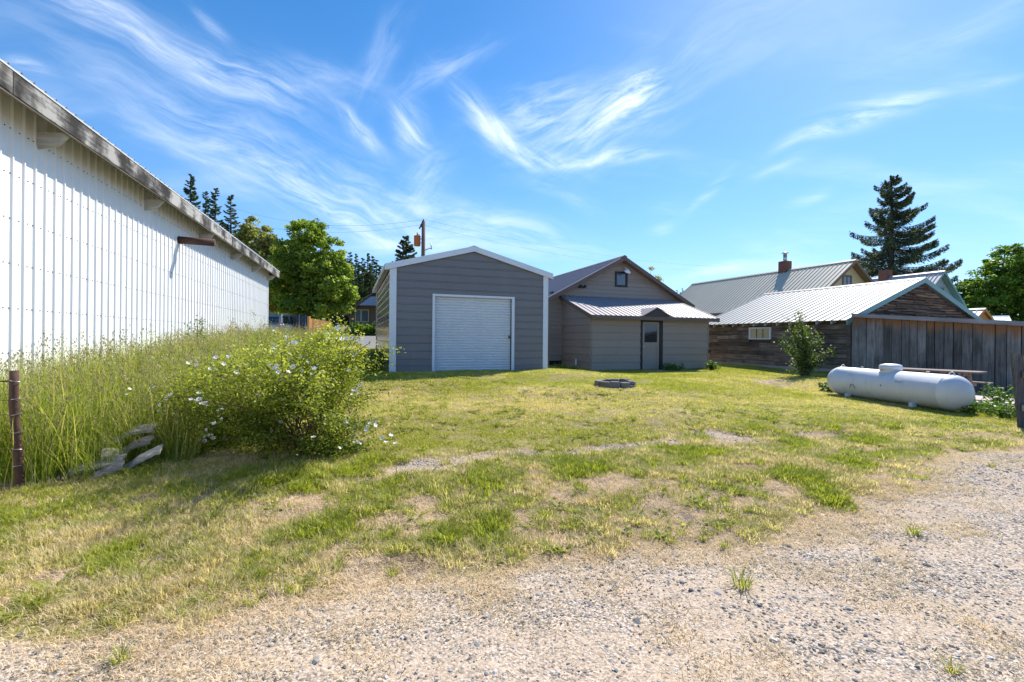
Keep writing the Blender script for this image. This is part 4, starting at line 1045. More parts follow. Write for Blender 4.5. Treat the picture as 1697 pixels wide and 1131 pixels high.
# ------------------------------------------------------------------ grey gate post with rails at the right edge
def gate_end():
    Y = 8.3; c = at(1690, 700, Y); z0 = hz(c.x, Y)
    r = empty('plank_gate', (c.x, Y, z0), .25, 'leaning end of a grey weathered plank gate at the right edge', 'gate')
    t0 = at(1671, 575, Y).x - c.x; 
    q = MB(); q.hexa([(.0, -.02, -.15), (.17, -.02, -.15), (.17, .02, -.15), (.0, .02, -.15), (t0 - .02, -.02, 1.37), (t0 + .20, -.02, 1.36), (t0 + .20, .02, 1.36), (t0 - .02, .02, 1.37)]); q.build('gate_plank', M['plank'], r)
    x = .19
    for k in range(6):
        q = MB(); s = -.15 * 1.0; h = 1.3 + .06 * math.sin(k * 2.1)
        q.hexa([(x, -.018, -.1), (x + .15, -.018, -.1), (x + .15, .018, -.1), (x, .018, -.1), (x + s, -.018, h), (x + .15 + s, -.018, h), (x + .15 + s, .018, h), (x + s, .018, h)]); q.build('gate_plank', M['plank'], r); x += .165
    for zz in (.98, .38):
        q = MB(); q.beam((-.02 + .0, -.06, zz), (1.3, -.06, zz + .02), .07, .12); q.build('gate_rail', M['debris'], r, bevel=.01)
gate_end()

# ------------------------------------------------------------------ fence post with woven wire at the left edge
def wire_fence():
    p = at(30, 800, 4.75); z0 = hz(p.x, p.y)
    r = empty('fence_post', (p.x, p.y, z0), 0, 'rusty brown round fence post holding woven wire at the left edge', 'fence post')
    q = MB(); pts = []; rad = []
    for i in range(9):
        t_ = i / 8; pts.append((-.045 + .0 + .045 * (1 - t_) + .012 * math.sin(t_ * 5), .01 * math.sin(t_ * 7), -.15 + 1.38 * t_)); rad.append(.038 + .003 * math.sin(i * 2.3))
    q.tube(pts, rad, 14); q.build('post', M['rust'], r)
    for z in (.24, .42, .60, .78, .93, 1.12):
        q = MB(); cx_ = -.045 + .045 * (1 - z / 1.38); pt = []
        for i in range(13):
            a = 2 * math.pi * i / 12; pt.append((cx_ + .044 * math.cos(a), .044 * math.sin(a), z + .01 * math.sin(a * 1.0 + z * 9)))
        q.tube(pt, .0035, 4, caps=False); q.build('wire_wrap', M['steel'], r)
    f = empty('wire_fence', (p.x, p.y, z0), 0, 'woven wire fence mesh running left from the rusty post', 'fence')
    q = MB()
    for z in (.05, .24, .42, .60, .78, .93, 1.12):
        q.tube([(-.05, -.05, z), (-.8, -.15, z - .01), (-1.6, -.3, z + .01), (-3.2, -.5, z)], .0028, 4, caps=False)
    for i in range(20):
        x = -.14 - i * .155; y = -.05 - .14 * (-x) * 1.05; q.tube([(x, y, .03), (x, y, 1.12)], .0022, 4, caps=False)
    q.build('wire_mesh', M['rust'], f)
    q = MB(); q.tube([(-.05, -.05, 1.13), (-.4, -.1, 1.10), (-1.2, -.2, 1.13), (-3.2, -.5, 1.12)], .006, 5); q.build('top_wire', M['rust'], f)
wire_fence()

# ------------------------------------------------------------------ weathered boards lying in the grass
def debris():
    rng = random.Random(3)
    L = [((152,738),(258,690),5.5,.20,.03,.08,'upper bowed grey board resting on the wood scraps in the grass'), ((178,748),(252,712),5.35,.17,.03,.03,'split grey board lying just below the bowed one'),
         ((95,800),(205,752),5.1,.18,.025,.02,'pale cracked board lying lowest left near the fence post'), ((168,728),(205,745),5.25,.24,.035,.02,'short broad brownish plank stub in the middle of the wood scraps'),
         ((150,792),(205,760),5.0,.13,.03,.0,'narrow white-grey strip at the near end of the wood scraps'), ((205,768),(268,732),5.25,.15,.03,.02,'dark-ended board reaching under the rose bush')]
    for i, (a, b, Y, w, th, arch, lab) in enumerate(L):
        A = at(a[0], a[1], Y); B = at(b[0], b[1], Y + .12)
        A.z = max(A.z * .6, hz(A.x, A.y) + .04); B.z = max(B.z * .8, hz(B.x, B.y) + .08)
        n = 9; q = MB(); d = (B - A); side = d.cross(Vector((0, 0, 1))).normalized() * w / 2
        side.z -= (.05 if side.y < 0 else -.05)
        top = []; 
        for k in range(n):
            t_ = k / (n - 1); c = A.lerp(B, t_); c.z += arch * math.sin(math.pi * t_) + .012 * rng.uniform(-1, 1); wv = .62 + .05 * rng.uniform(-1, 1)
            top.append((c - side * wv, c + side * wv))
        b0 = len(q.v)
        for (l, r_) in top: q.v += [tuple(l), tuple(r_), tuple(r_ - Vector((0, 0, th))), tuple(l - Vector((0, 0, th)))]
        for k in range(n - 1):
            for j in range(4): j2 = (j + 1) % 4; q.face([b0 + k*4 + j, b0 + k*4 + j2, b0 + k*4 + 4 + j2, b0 + k*4 + 4 + j])
        q.face([b0, b0+3, b0+2, b0+1]); q.face([b0 + (n-1)*4 + j for j in range(4)])
        o = q.build('scrap_board', M['debris'], None); 
        tag(o, lab, 'board', 'scrap boards lying in the tall grass')
debris()

# ------------------------------------------------------------------ ring of blocks on the lawn
def fire_ring():
    rng = random.Random(5); c = at(1019, 636, 11.6); z0 = hz(c.x, c.y)
    r = empty('fire_ring', (c.x, c.y, z0), .2, 'low ring of grey concrete blocks standing on the lawn', 'fire ring')
    n = 11; R0, R1 = .34, .51
    for k in range(n):
        for lay in range(2 if k in (0, 1, 9, 10) else 1):
            a0 = 2 * math.pi * (k + .5 * lay) / n + .03; a1 = 2 * math.pi * (k + 1 + .5 * lay) / n - .03; dr = rng.uniform(-.012, .012); dz = rng.uniform(-.012, .012)
            zz0, zz1 = (-.05 + dz, .15 + dz) if (k not in (0, 1, 9, 10)) else ((-.05 + dz, .07 + dz) if lay == 0 else (.073 + dz, .16 + dz))
            q = MB(); P = []
            for (ra, an) in ((R0, a0), (R1, a0), (R1 * 1.01, (a0 + a1)/2), (R1, a1), (R0, a1), (R0, (a0 + a1)/2)): P.append(((ra + dr) * math.cos(an), (ra + dr) * math.sin(an), zz0))
            q.prism(P, (0, 0, zz1 - zz0)); q.build('block', M['block'], r, bevel=.01)
    q = MB(); q.lathe([(.001, .03), (.36, .0)], 20); q.build('ash_bed', M['black'], r)
fire_ring()

# ------------------------------------------------------------------ car, trampoline, cedar fence beyond the white shed
def parked_car():
    p = at(452, 560, 31.0); z0 = hz(p.x, p.y); r = empty('parked_car', (p.x - .35, p.y, z0), -.12, 'silver estate car parked past the end of the white shed, seen from behind', 'car')
    # side profile (y forward, z up); body lofted across x with tumblehome
    low = [(0, .35), (-.03, .62), (.0, .95), (.06, 1.02), (.9, 1.04), (3.3, 1.0), (4.55, .86), (4.75, .62), (4.7, .35)]
    q = MB(); W = .93; b = len(q.v); n = len(low)
    for x, k in ((-W + .06, .97), (-W, 1), (W, 1), (W - .06, .97)):
        pass
    secs = [(-W, 0), (-W + .05, .035), (W - .05, .035), (W, 0)]
    for (x, lift) in secs:
        for (y, z) in low: q.v.append((x, y, z + (lift if z > .9 else 0)))
    for i in range(3):
        for j in range(n): j2 = (j + 1) % n; q.face([b + i*n + j, b + i*n + j2, b + (i+1)*n + j2, b + (i+1)*n + j], True)
    q.face([b + j for j in range(n)][::-1]); q.face([b + 3*n + j for j in range(n)]); body = q.build('body', M['car'], r, bevel=.03)
    cab = [(.10, 1.03), (.32, 1.62), (.55, 1.70), (2.3, 1.70), (3.25, 1.04)]; q = MB(); n = len(cab); q_in = .17
    for x in (-1, 1):
        for (y, z) in cab: q.v.append((x * (W - .04 - q_in * (z - 1.03) / .67), y, z))
    for j in range(n): j2 = (j + 1) % n; q.face([j, j2, n + j2, n + j])
    q.face(list(range(n))[::-1]); q.face([n + j for j in range(n)]); q.build('cabin', M['car'], r, bevel=.03)
    q = MB(); q.hexa([(-.70, .105, 1.10), (.70, .105, 1.10), (.70, .2, 1.10), (-.70, .2, 1.10), (-.62, .285, 1.55), (.62, .285, 1.55), (.62, .4, 1.55), (-.62, .4, 1.55)]); q.build('rear_window', M['glass'], r)
    for s in (-1, 1):
        q = MB()
        for (ya, yb) in ((.42, 1.15), (1.22, 2.0), (2.06, 2.75)):
            zt = 1.6 if yb < 2.4 else 1.5; xa, xb = s*(W - .03), s*(W - .165)
            q.hexa([(min(xa, xa-s*.03), ya, 1.1), (max(xa, xa-s*.03), ya, 1.1), (max(xa, xa-s*.03), yb, 1.1), (min(xa, xa-s*.03), yb, 1.1), (min(xb, xb-s*.03), ya + .06, zt), (max(xb, xb-s*.03), ya + .06, zt), (max(xb, xb-s*.03), yb - .08, zt), (min(xb, xb-s*.03), yb - .08, zt)])
        q.build('side_window', M['glass'], r)
        q = MB(); q.box(min(s*.72, s*.92), max(s*.72, s*.92), -.05, .05, .74, 1.0); q.build('tail_light', M['red'], r)
        q = MB(); q.beam((s*.62, .55, 1.745), (s*.62, 2.3, 1.745), .04, .04); q.build('roof_rail', M['steel'], r)
        for y in (.85, 3.75):
            wq = MB(); mx = Matrix.Translation((s * .84, y, .34)) @ Matrix.Rotation(math.pi/2, 4, 'Y'); wq.lathe([(.2, -.1), (.31, -.1), (.34, -.06), (.34, .06), (.31, .1), (.2, .1)], 20, mx); wh = wq.build('wheel', M['rubber'], r)
            wq = MB(); wq.lathe([(.001, -.07), (.2, -.09), (.2, .09), (.001, .07)], 14, mx); wq.build('rim', M['steel'], wh)
    q = MB(); q.box(-.9, .9, -.12, .0, .4, .62); q.build('bumper', M['car'], r); q = MB(); q.box(-.26, .26, -.06, -.02, .72, .86); q.build('number_plate', M['door_white'], r)
parked_car()
def trampoline():
    p = at(491, 560, 33.0); z0 = hz(p.x, p.y); r = empty('trampoline', (p.x, p.y, z0), .2, 'trampoline with dark net enclosure on pale poles under the maple', 'trampoline')
    ztop = at(491, 522, 33.0).z - z0; n = 6; R = .62
    m, t, pp, out = newmat('net_mesh'); pp.inputs['Base Color'].default_value = (.03, .035, .04, 1); tr = t.new('ShaderNodeBsdfTransparent'); mx = t.new('ShaderNodeMixShader'); mx.inputs[0].default_value = .75
    t.l.new(tr.outputs[0], mx.inputs[1]); t.l.new(pp.outputs[0], mx.inputs[2]); t.l.new(mx.outputs[0], out.inputs[0])
    q = MB(); b = 0
    pts = [(R * math.cos(2*math.pi*k/n), R * math.sin(2*math.pi*k/n)) for k in range(n)]
    for k in range(n):
        (x0, y0), (x1, y1) = pts[k], pts[(k+1) % n]; s = 6; base = len(q.v)
        for i in range(s + 1):
            t_ = i / s; sg = .10 * 4 * t_ * (1 - t_); q.v += [(x0 + (x1-x0)*t_, y0 + (y1-y0)*t_, .6), (x0 + (x1-x0)*t_, y0 + (y1-y0)*t_, ztop - sg)]
        for i in range(s): q.face([base + 2*i, base + 2*i + 2, base + 2*i + 3, base + 2*i + 1])
    q.build('net', m, r)
    for (x, y) in pts:
        q = MB(); q.tube([(x, y, 0), (x, y, ztop + .04)], .03, 8); q.build('pole', M['steel'], r)
    q = MB(); q.lathe([(R - .05, .55), (R + .05, .55), (R + .05, .62), (R - .05, .62), (R - .05, .55)], 24); q.build('mat_rim', M['net'], r)
trampoline()
def cedar_fence():
    a = at(511, 560, 27.0); b = at(548, 560, 29.0); z0 = hz(a.x, a.y); yaw = math.atan2(b.y - a.y, b.x - a.x)
    r = empty('cedar_fence', (a.x, a.y, z0), yaw, 'short run of new orange cedar picket fence under the maple', 'fence'); L = (b - a).length
    zt = at(512, 524.5, 27.0).z - z0
    x = .16; k = 0
    while x < L:
        q = MB(); h = zt - .12 - .008 * k + .02 * math.sin(k * 1.7); w = .135; q.prism([(x, 0, .03), (x + w, 0, .03), (x + w, 0, h - .04), (x + w - .03, 0, h), (x + .03, 0, h), (x, 0, h - .04)], (0, .02, 0)); q.build('picket', M['cedar'], r); x += w + .012; k += 1
    q = MB(); q.box(.0, .13, -.05, .08, -.2, zt); q.build('gate_post', M['cedar'], r)
    for z in (.35, zt - .5):
        q = MB(); q.box(.13, L + .1, .021, .06, z, z + .09); q.build('rail', M['cedar'], r)
cedar_fence()

# ------------------------------------------------------------------ plants: leaf clouds
def leaf_quads(C, size, rng, flat=.0, aspect=.62, nrm=None, jit=.35):
    """one folded-ish leaf quad per centre"""
    n = len(C); d = rng.normal(size=(n, 3)); d[:, 2] *= .7; d /= np.linalg.norm(d, axis=1)[:, None]
    u = rng.normal(size=(n, 3)); u[:, 2] += flat * 2.5
    if nrm is not None: u += nrm * 1.6
    u /= np.linalg.norm(u, axis=1)[:, None]
    s = np.cross(d, u); s /= np.maximum(np.linalg.norm(s, axis=1), 1e-6)[:, None]
    sz = size * (1 - jit + 2 * jit * rng.random(n))[:, None]
    a = C - d * sz * .5; b = C + s * sz * aspect * .5; c = C + d * sz * .5; e = C - s * sz * aspect * .5
    V = np.stack([a, b, c, e], 1).reshape(-1, 3)
    Fq = np.arange(n * 4).reshape(n, 4)
    return V, Fq
def crown(parent, name, mat, ells, nclump, per, cr, size, seed, inner=.55, base=None, limbs=True, bark='bark', trunk_r=.25, cen=None):
    rng = np.random.default_rng(seed); vol = np.array([e[3]*e[4]*e[5] for e in ells]) ** (2/3); vol /= vol.sum()
    cl = []
    for k in range(nclump):
        e = ells[rng.choice(len(ells), p=vol)]; d = rng.normal(size=3); d /= np.linalg.norm(d)
        rr = inner + (1 - inner) * rng.random() ** .6
        cl.append(np.array(e[:3]) + d * np.array(e[3:6]) * rr)
    cl = np.array(cl)
    cnt = (per * (.5 + rng.random(nclump))).astype(int); idx = np.repeat(np.arange(nclump), cnt); crr = cr * (.6 + .8 * rng.random(nclump))
    off = rng.normal(size=(len(idx), 3)); off /= np.linalg.norm(off, axis=1)[:, None]; rad = rng.random(len(idx)) ** .5
    off *= rad[:, None]; off[:, 2] *= .65
    C = cl[idx] + off * crr[idx][:, None]
    V, Fq = leaf_quads(C, size, rng, flat=.35, nrm=off)
    tone = rng.random(nclump) * .6 - .1
    o = link(name, mesh_np(name, V, Fq, np.clip(tone[idx] + rng.random(len(idx)) * .6, 0, 1)), mat, parent)
    if limbs and base is not None:
        mb = MB(); top = Vector(cen); b0 = Vector(base)
        mid = b0.lerp(top, .5)
        mb.tube([b0 - Vector((0, 0, .3)), b0.lerp(top, .25), mid, top], [trunk_r * 1.25, trunk_r, trunk_r * .8, trunk_r * .35], 10)
        sel = rng.choice(nclump, min(26, nclump), replace=False)
        for k in sel:
            c = Vector(cl[k]); t_ = rng.uniform(.3, .9); s = b0.lerp(top, t_); m_ = s.lerp(c, .5) + Vector((0, 0, -.1 + .15 * (c - s).length * .3))
            mb.tube([s, m_, c], [trunk_r * .35 * (1.2 - t_ * .6), trunk_r * .2, trunk_r * .07], 6)
        mb.build('trunk', M[bark], parent)
    return o
def tree(px, ptop, Y, label, ells, nclump, per, cr, size, mat, seed, tr=.25, group=None, zc=.6, basepy=None):
    c = at(px, ptop, Y); z0 = hz(c.x, Y); H = c.z - z0
    r = empty('broadleaf_tree', (c.x, Y, z0), 0, label, 'tree', group)
    E = [(e[0], e[1], e[2] * H, e[3], e[4], e[5] * H) for e in ells]
    crown(r, 'crown', mat, E, nclump, per, cr, size, seed, base=(0, 0, 0), cen=(0, 0, H * zc), trunk_r=tr)
    return r
# maple: px 448..598, top 357
tree(515, 357, 36, 'big round green maple between the white shed and the brown house', [(-.2,0,.80,1.5,1.5,.19),(.9,0,.62,2.2,2,.26),(-.9,0,.58,2.1,2,.27),(1.9,-.3,.42,1.6,1.6,.22),(-1.7,.2,.38,1.6,1.6,.24),(.2,.3,.45,2.6,2.6,.28),(2.7,-.5,.33,1.1,1.1,.12),(.4,-.6,.24,2.4,1.8,.12)], 560, 90, .46, .23, M['leaf_maple'], 5, .3)
tree(422, 360, 47, 'pale yellow-green tree between the dark firs and the maple', [(0,0,.76,1.7,1.6,.24),(-1.2,0,.55,2.0,2,.3),(1.6,0,.55,2.0,2,.3),(0,0,.35,3.2,2.5,.3)], 420, 80, .62, .30, M['leaf_yellow'], 6, .25)
tree(1697, 400, 50, 'large green broadleaf tree at the right edge beyond the plank lean-to', [(-.2,0,.78,3.2,3,.2),(-3.0,0,.60,2.6,3,.19),(3,0,.6,4,3,.26),(-4.8,0,.42,2.0,2.6,.2),(0,0,.38,6.2,4,.3),(-4.0,-1,.22,2.8,2,.17)], 560, 90, .70, .33, M['leaf_right'], 7, .4)
tree(1078, 440, 42, 'top of a small leafy tree just showing over the taupe house roof', [(0,0,.8,.9,.9,.2),(.6,0,.7,1.0,1,.15),(-.2,0,.6,1.6,1.4,.3)], 40, 40, .35, .22, M['leaf_yellow'], 9, .12)

def conifer(px, ptop, Y, label, rad, name='fir_tree', lowz=.0, nb=90, seed=1, mat='needle_far', droop=.25, group='firs', dens=26, size=.5, lean=0, rightheavy=0, pw=.85, irregular=.2, hang=0.0):
    c = at(px, ptop, Y); z0 = hz(c.x, Y); H = c.z - z0; rng = np.random.default_rng(seed)
    r = empty(name, (c.x, Y, z0), 0, label, 'tree', group)
    mb = MB(); mb.tube([(0, 0, -.4), (0, 0, H * .5), (0, 0, H - .1)], [rad * .07 + .1, rad * .05 + .05, .02], 8); mb.build('trunk', M['bark'], r)
    CC = []; DD = []; BR = MB()
    for i in range(nb):
        f = (i + rng.random()) / nb; z = H * (lowz + (1 - lowz) * f); az = rng.random() * 2 * math.pi
        L = rad * (1 - f) ** pw * (1 - irregular + 2 * irregular * rng.random()) + .25
        L *= 1 + rightheavy * math.cos(az) * (1 - f)
        d = np.array([math.cos(az), math.sin(az), 0.0]); n = max(6, int(dens * 2.2 * L / max(rad, 1) + 8))
        s = rng.random(n) ** .7
        up = .35 - .55 * (1 - f)
        P = d[None, :] * (s * L)[:, None]; P[:, 2] = z + up * s * L * .5 - droop * L * s * (1 - s) * 1.6 + .10 * L * s ** 3
        if rad > 3: BR.tube([tuple(d * L * q + np.array([0, 0, z + up * q * L * .5 - droop * L * q * (1 - q) * 1.6 + .10 * L * q ** 3])) for q in (0, .25, .5, .75, .97)], [.07, .06, .045, .03, .012], 4)
        rep = 4
        for k in range(rep):
            side = np.cross(d, [0, 0, 1.0]); lat = rng.normal(size=n) * (.12 if rad > 5 else .2) * L * (1.15 - s)
            Q = P + side[None, :] * lat[:, None]; Q[:, 2] -= np.abs(lat) * .25 + hang * rng.random(n) * .8
            dd = d[None, :] * .6 + side[None, :] * (np.sign(lat) * .8)[:, None] + rng.normal(size=(n, 3)) * .35; dd[:, 2] -= hang * 1.6 * rng.random(n)
            CC.append(Q); DD.append(dd)
    C = np.concatenate(CC); D = np.concatenate(DD); D /= np.linalg.norm(D, axis=1)[:, None]
    n = len(C); sz = (size * .62 * (.55 + .8 * rng.random(n)))[:, None]; u = rng.normal(size=(n, 3)); s = np.cross(D, u); s /= np.linalg.norm(s, axis=1)[:, None]
    V = np.stack([C - D * sz * .5, C + s * sz * .13, C + D * sz * .5, C - s * sz * .13], 1).reshape(-1, 3); V[:, 0] += lean * V[:, 2]
    link('crown', mesh_np('crown', V, np.arange(n * 4).reshape(n, 4), rng.random(n)), M[mat], r)
    if rad > 3: BR.build('branches', M['bark'], r)
    return r
G = 'dark firs behind the white shed'
conifer(316, 290, 60, 'tallest and leftmost of the dark firs above the white shed roof', 3.6, seed=1, group=G, nb=170, dens=40, size=.55)
conifer(341, 318, 64, 'slim fir second from left above the white shed roof', 2.2, seed=2, group=G, nb=150, dens=34)
conifer(357, 312, 60, 'dark fir third from left above the white shed roof', 2.9, seed=3, group=G, nb=160, dens=38)
conifer(383, 323, 60, 'rightmost dark fir above the white shed roof, beside the pale yellow-green tree', 2.9, seed=4, group=G, nb=160, dens=38)
conifer(673, 392, 46, 'bushy fir top showing left of the utility pole above the grey garage', 3.0, seed=5, group=None, nb=150, dens=46, size=.5, mat='needle_far')
conifer(1478, 291, 56, 'big lone spruce with drooping boughs behind the pale blue house', 5.8, name='spruce_tree', seed=8, group=None, mat='needle', nb=112, dens=140, size=.46, droop=.26, rightheavy=.2, pw=.62, irregular=.24, hang=.7, lowz=.26)
# wooded hill beyond the houses
gh = 'conifers on the wooded hill'
for i, (px, pt, Y, rad) in enumerate([(573,428,92,2.6),(580,419,95,2.2),(590,421,100,2.4),(600,428,90,3.0),(609,420,92,2.8),(617,424,96,2.4),(566,438,90,3),(624,431,90,2.8),(585,436,84,3),(604,440,80,3),(594,445,78,3),(575,446,80,3),(615,444,80,3),(630,440,84,2.5)]):
    conifer(px, pt, Y, 'dark conifer crowded among others on the wooded hill between maple and garage', rad, seed=20 + i, group=gh, nb=70, dens=30, size=.75)
for i, px in enumerate([1122,1127,1131,1135,1139,1144,1149,1153]):
    conifer(px, [481,484,479,482,480,485,483,486][i], 260 + 6 * (i % 3), 'tiny distant conifer on the ridge seen between the taupe and cream houses', 3.4, seed=50 + i, group='distant conifers between the two houses', nb=40, dens=14, size=1.6)

def hill(name, cx, cy, rx, ry, h, n=40):
    V = []; Fc = []
    for i in range(n + 1):
        for j in range(n + 1):
            x = cx + rx * (2 * i / n - 1); y = cy + ry * (2 * j / n - 1); d = math.hypot((x - cx) / rx, (y - cy) / ry)
            V.append((x, y, zf(x, y) - 1.0 + (h + 1) * max(0, 1 - d * d) ** 1.3 + 1.6 * float(vn(x, y, 9, 2)) * max(0, 1 - d)))
    for i in range(n):
        for j in range(n): k = i * (n + 1) + j; Fc.append((k, k + n + 1, k + n + 2, k + 1))
    me = bpy.data.meshes.new(name); me.from_pydata(V, [], Fc); me.polygons.foreach_set('use_smooth', [True] * len(Fc)); o = link(name, me, paint('hill_green', (.03, .05, .02), .95, 0, .4, sc=.2)); o['kind'] = 'structure'
hill('hill', -34, 112, 34, 30, 9.0); hill('hill', 95, 300, 110, 60, 22)

# ------------------------------------------------------------------ rose bush
def rose():
    rng = np.random.default_rng(17); base = Vector((-2.72, 6.0, hz(-2.72, 6.0)))
    r = empty('rose_bush', base, 0, 'large arching wild rose bush covered in small white flowers', 'shrub')
    Y = 6.0
    targets = []
    # silhouette anchors in the photograph: x, y, depth spread
    A = [(265,640,.2),(300,615,.4),(340,600,.6),(385,590,.8),(430,575,.8),(470,560,.8),(520,548,.7),(540,528,.2),(560,552,.6),(590,590,.5),(598,640,.5),(600,690,.4),(625,735,.15),(250,680,.2),(280,700,.4),(330,690,.7),(380,690,.8),(430,680,.9),(480,640,.9),(530,640,.8),(560,690,.6),(480,610,.9),(420,630,.9),(350,645,.7),(560,620,.7),(500,590,.8),(300,660,.5),(580,740,.4),(540,730,.6),(400,725,.5),(330,730,.35),(450,725,.6),(505,560,.6),(545,575,.6),(575,570,.3),(600,555,.12)]
    stems = MB(); L = []; tips = []
    for i in range(190):
        a = A[i % len(A)]; Yt = Y + rng.normal() * a[2] * .8 + (.15 if a[1] < 600 else -.05); t = at(a[0] + rng.normal() * 16, a[1] + abs(rng.normal()) * 14, Yt) - base
        b = Vector((rng.normal() * .13 + .03, rng.normal() * .15, 0)); h = t.length
        mid = b.lerp(t, .5) + Vector((0, 0, .38 * h * (0.5 + .3 * rng.random()) if t.z < 1.2 else .12 * h)); mid.x -= .12 * t.x
        pts = []
        for k in range(9):
            s = k / 8; q = b * (1 - s) ** 2 + mid * 2 * s * (1 - s) + t * s * s; q += Vector(rng.normal(size=3) * .018); pts.append(q)
        if i < 75: stems.tube(pts, [.008 * (1 - k / 11) + .002 for k in range(9)], 5, caps=False)
        else: stems.tube(pts[5:], .003, 4, caps=False)
        nl = 290
        for _ in range(nl):
            s = .40 + .62 * rng.random() ** .75; k = min(int(s * 8), 7); fr = min(s * 8 - k, 1.0); q = pts[k].lerp(pts[k+1], fr)
            L.append(np.array(q) + rng.normal(size=3) * np.array([.075, .085, .065]))
        tips.append(pts)
    L = np.array(L); keep = L[:, 2] > .03 + .0 * L[:, 0]; L = L[keep]
    V, Fq = leaf_quads(L, .034, rng, flat=.25, aspect=.6)
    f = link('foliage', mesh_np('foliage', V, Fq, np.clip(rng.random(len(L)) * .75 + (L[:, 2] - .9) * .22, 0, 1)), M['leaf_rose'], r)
    stems.build('stem', M['stem'], r)
    # flowers: five petals and a yellow heart; too small to pick apart
    mb = MB(); C = []
    for i in range(130):
        pts = tips[rng.integers(len(tips))]; q = pts[rng.integers(7, 9)] + Vector(rng.normal(size=3) * .06) + Vector((0, -.10, .05))
        if q.z < .1: continue
        C.append((q, .7 + .5 * rng.random()))
        for _ in range(rng.integers(0, 3)): C.append((q + Vector(rng.normal(size=3) * .045), .6 + .5 * rng.random()))
    for (px, py) in ((607,712),(633,727),(640,733),(622,705),(598,700),(655,735),(648,722),(500,665),(490,690),(435,740),(396,505+100),(465,700)):
        C.append((at(px, py, 5.7 + .2 * rng.random()) - base, 1.1))
    for (q, sc) in C:
        n = Vector((rng.normal() * .5, -.55 + rng.normal() * .4, .75)).normalized(); u = n.cross(Vector((1, 0, 0))).normalized(); w = n.cross(u); R = .027 * sc; a0 = rng.random() * 6
        mb.cur = 0
        for k in range(5):
            a = a0 + k * 2 * math.pi / 5; e = u * math.cos(a) + w * math.sin(a); g = u * math.cos(a + .55) + w * math.sin(a + .55); g2 = u * math.cos(a - .55) + w * math.sin(a - .55)
            mb.poly([q, q + g2 * R * .8 + n * .006, q + e * R * 1.08 + n * .01, q + g * R * .8 + n * .006])
        mb.cur = 1
        mb.poly([q + (u * math.cos(k * 1.047) + w * math.sin(k * 1.047)) * R * .28 + n * .007 for k in range(6)])
    o = mb.build('flowers', [M['petal'], M['pollen']], r); o['kind'] = 'stuff'
rose()

# ------------------------------------------------------------------ sapling by the timber shed, shrubs and weeds
def shrub(name, x, y, label, cat, pts, nst, per, leaf, mat, seed, spread=.12, group=None, stemr=.008):
    """pts: (dx, dy, z) targets for the stems"""
    rng = np.random.default_rng(seed); z0 = hz(x, y); r = empty(name, (x, y, z0), 0, label, cat, group); st = MB(); L = []
    for i in range(nst):
        t = Vector(pts[i % len(pts)]) * (.8 + .25 * rng.random()) + Vector(rng.normal(size=3) * spread); b = Vector((rng.normal() * .06, rng.normal() * .06, 0)); mid = b.lerp(t, .5) + Vector((-t.x * .2, -t.y * .2, t.z * .12)); P = []
        for k in range(7):
            s = k / 6; P.append(b * (1 - s) ** 2 + mid * 2 * s * (1 - s) + t * s * s)
        st.tube(P, [stemr * (1 - k / 8) + .002 for k in range(7)], 5, caps=False)
        for _ in range(per):
            s = .12 + .9 * rng.random() ** .6; k = min(int(s * 6), 5); q = P[k].lerp(P[k+1], min(s * 6 - k, 1)); L.append(np.array(q) + rng.normal(size=3) * spread * .8)
    L = np.array(L); L = L[L[:, 2] > .02]; V, Fq = leaf_quads(L, leaf, rng, flat=.4, aspect=.6)
    link('foliage', mesh_np('foliage', V, Fq, rng.random(len(L))), mat, r); st.build('stem', M['bark'], r); return r
c = at(1333, 622, 17.6)
shrub('sapling', c.x, 17.6, 'leafy many-stemmed sapling in front of the weathered timber shed', 'shrub',
      [(-.25,0,2.55),(-.6,.1,2.1),(-.95,0,1.5),(-.75,-.1,1.05),(-.35,-.1,1.6),(.1,0,2.1),(.45,.1,2.0),(.65,0,1.6),(.95,-.1,1.05),(.6,-.1,.9),(0,-.2,1.2),(.3,-.1,1.4),(-.2,-.2,.8),(.3,-.2,.6),(-.4,0,.45),(.1,.1,1.7)], 52, 62, .085, M['leaf_sapling'], 31, .10, stemr=.018)
c = at(330, 560, 11.5)
shrub('young_shrub', c.x, 11.5, 'slim young shrub poking above the tall grass by the white shed', 'shrub', [(-.1,0,1.5),(.1,0,1.2),(.3,0,.95),(-.35,0,1.25),(.0,0,1.7),(.5,0,.9),(-.25,0,.8)], 18, 40, .055, M['leaf_sapling'], 32, .08)
gw = 'weeds growing along walls and slab'
for i, (px, py, Y, w, h, lab) in enumerate([(615,607,13.6,.45,.32,'dark green weeds at the left foot of the grey garage'),(628,598,15.6,.4,.35,'dark green weeds farther along the side of the grey garage'),(1116,612,18.6,.45,.28,'low weeds beside the house door step'),(1180,608,19.3,.18,.35,'grass-like weed at the right corner of the lean-to'),
    (1640,676,10.2,.35,.18,'bright green leafy weeds left of the plank gate'),(1657,660,10.6,.3,.5,'tallest leafy weed stems beside the plank gate'),(1612,680,9.9,.5,.18,'low creeping weeds at the near end of the tank'),(1380,648,13.7,.4,.2,'low weeds at the far end of the tank'),(940,603,17.0,.35,.22,'low weeds beside the vent hole of the house'),(1668,686,9.4,.4,.25,'low weeds at the foot of the plank gate'),(1520,600,16.0,.4,.25,'weeds behind the tank at the foot of the plank wall')]):
    c = at(px, py, Y); shrub('weed', c.x, Y, lab, 'weed', [(w*math.cos(k*1.3), w*math.sin(k*1.3)*.7, h*(.6+.4*math.sin(k*2.2)**2)) for k in range(9)], 18, 26, .07 if Y < 12 else .09, M['leaf_weed'], 60 + i, .06, group=gw, stemr=.004)
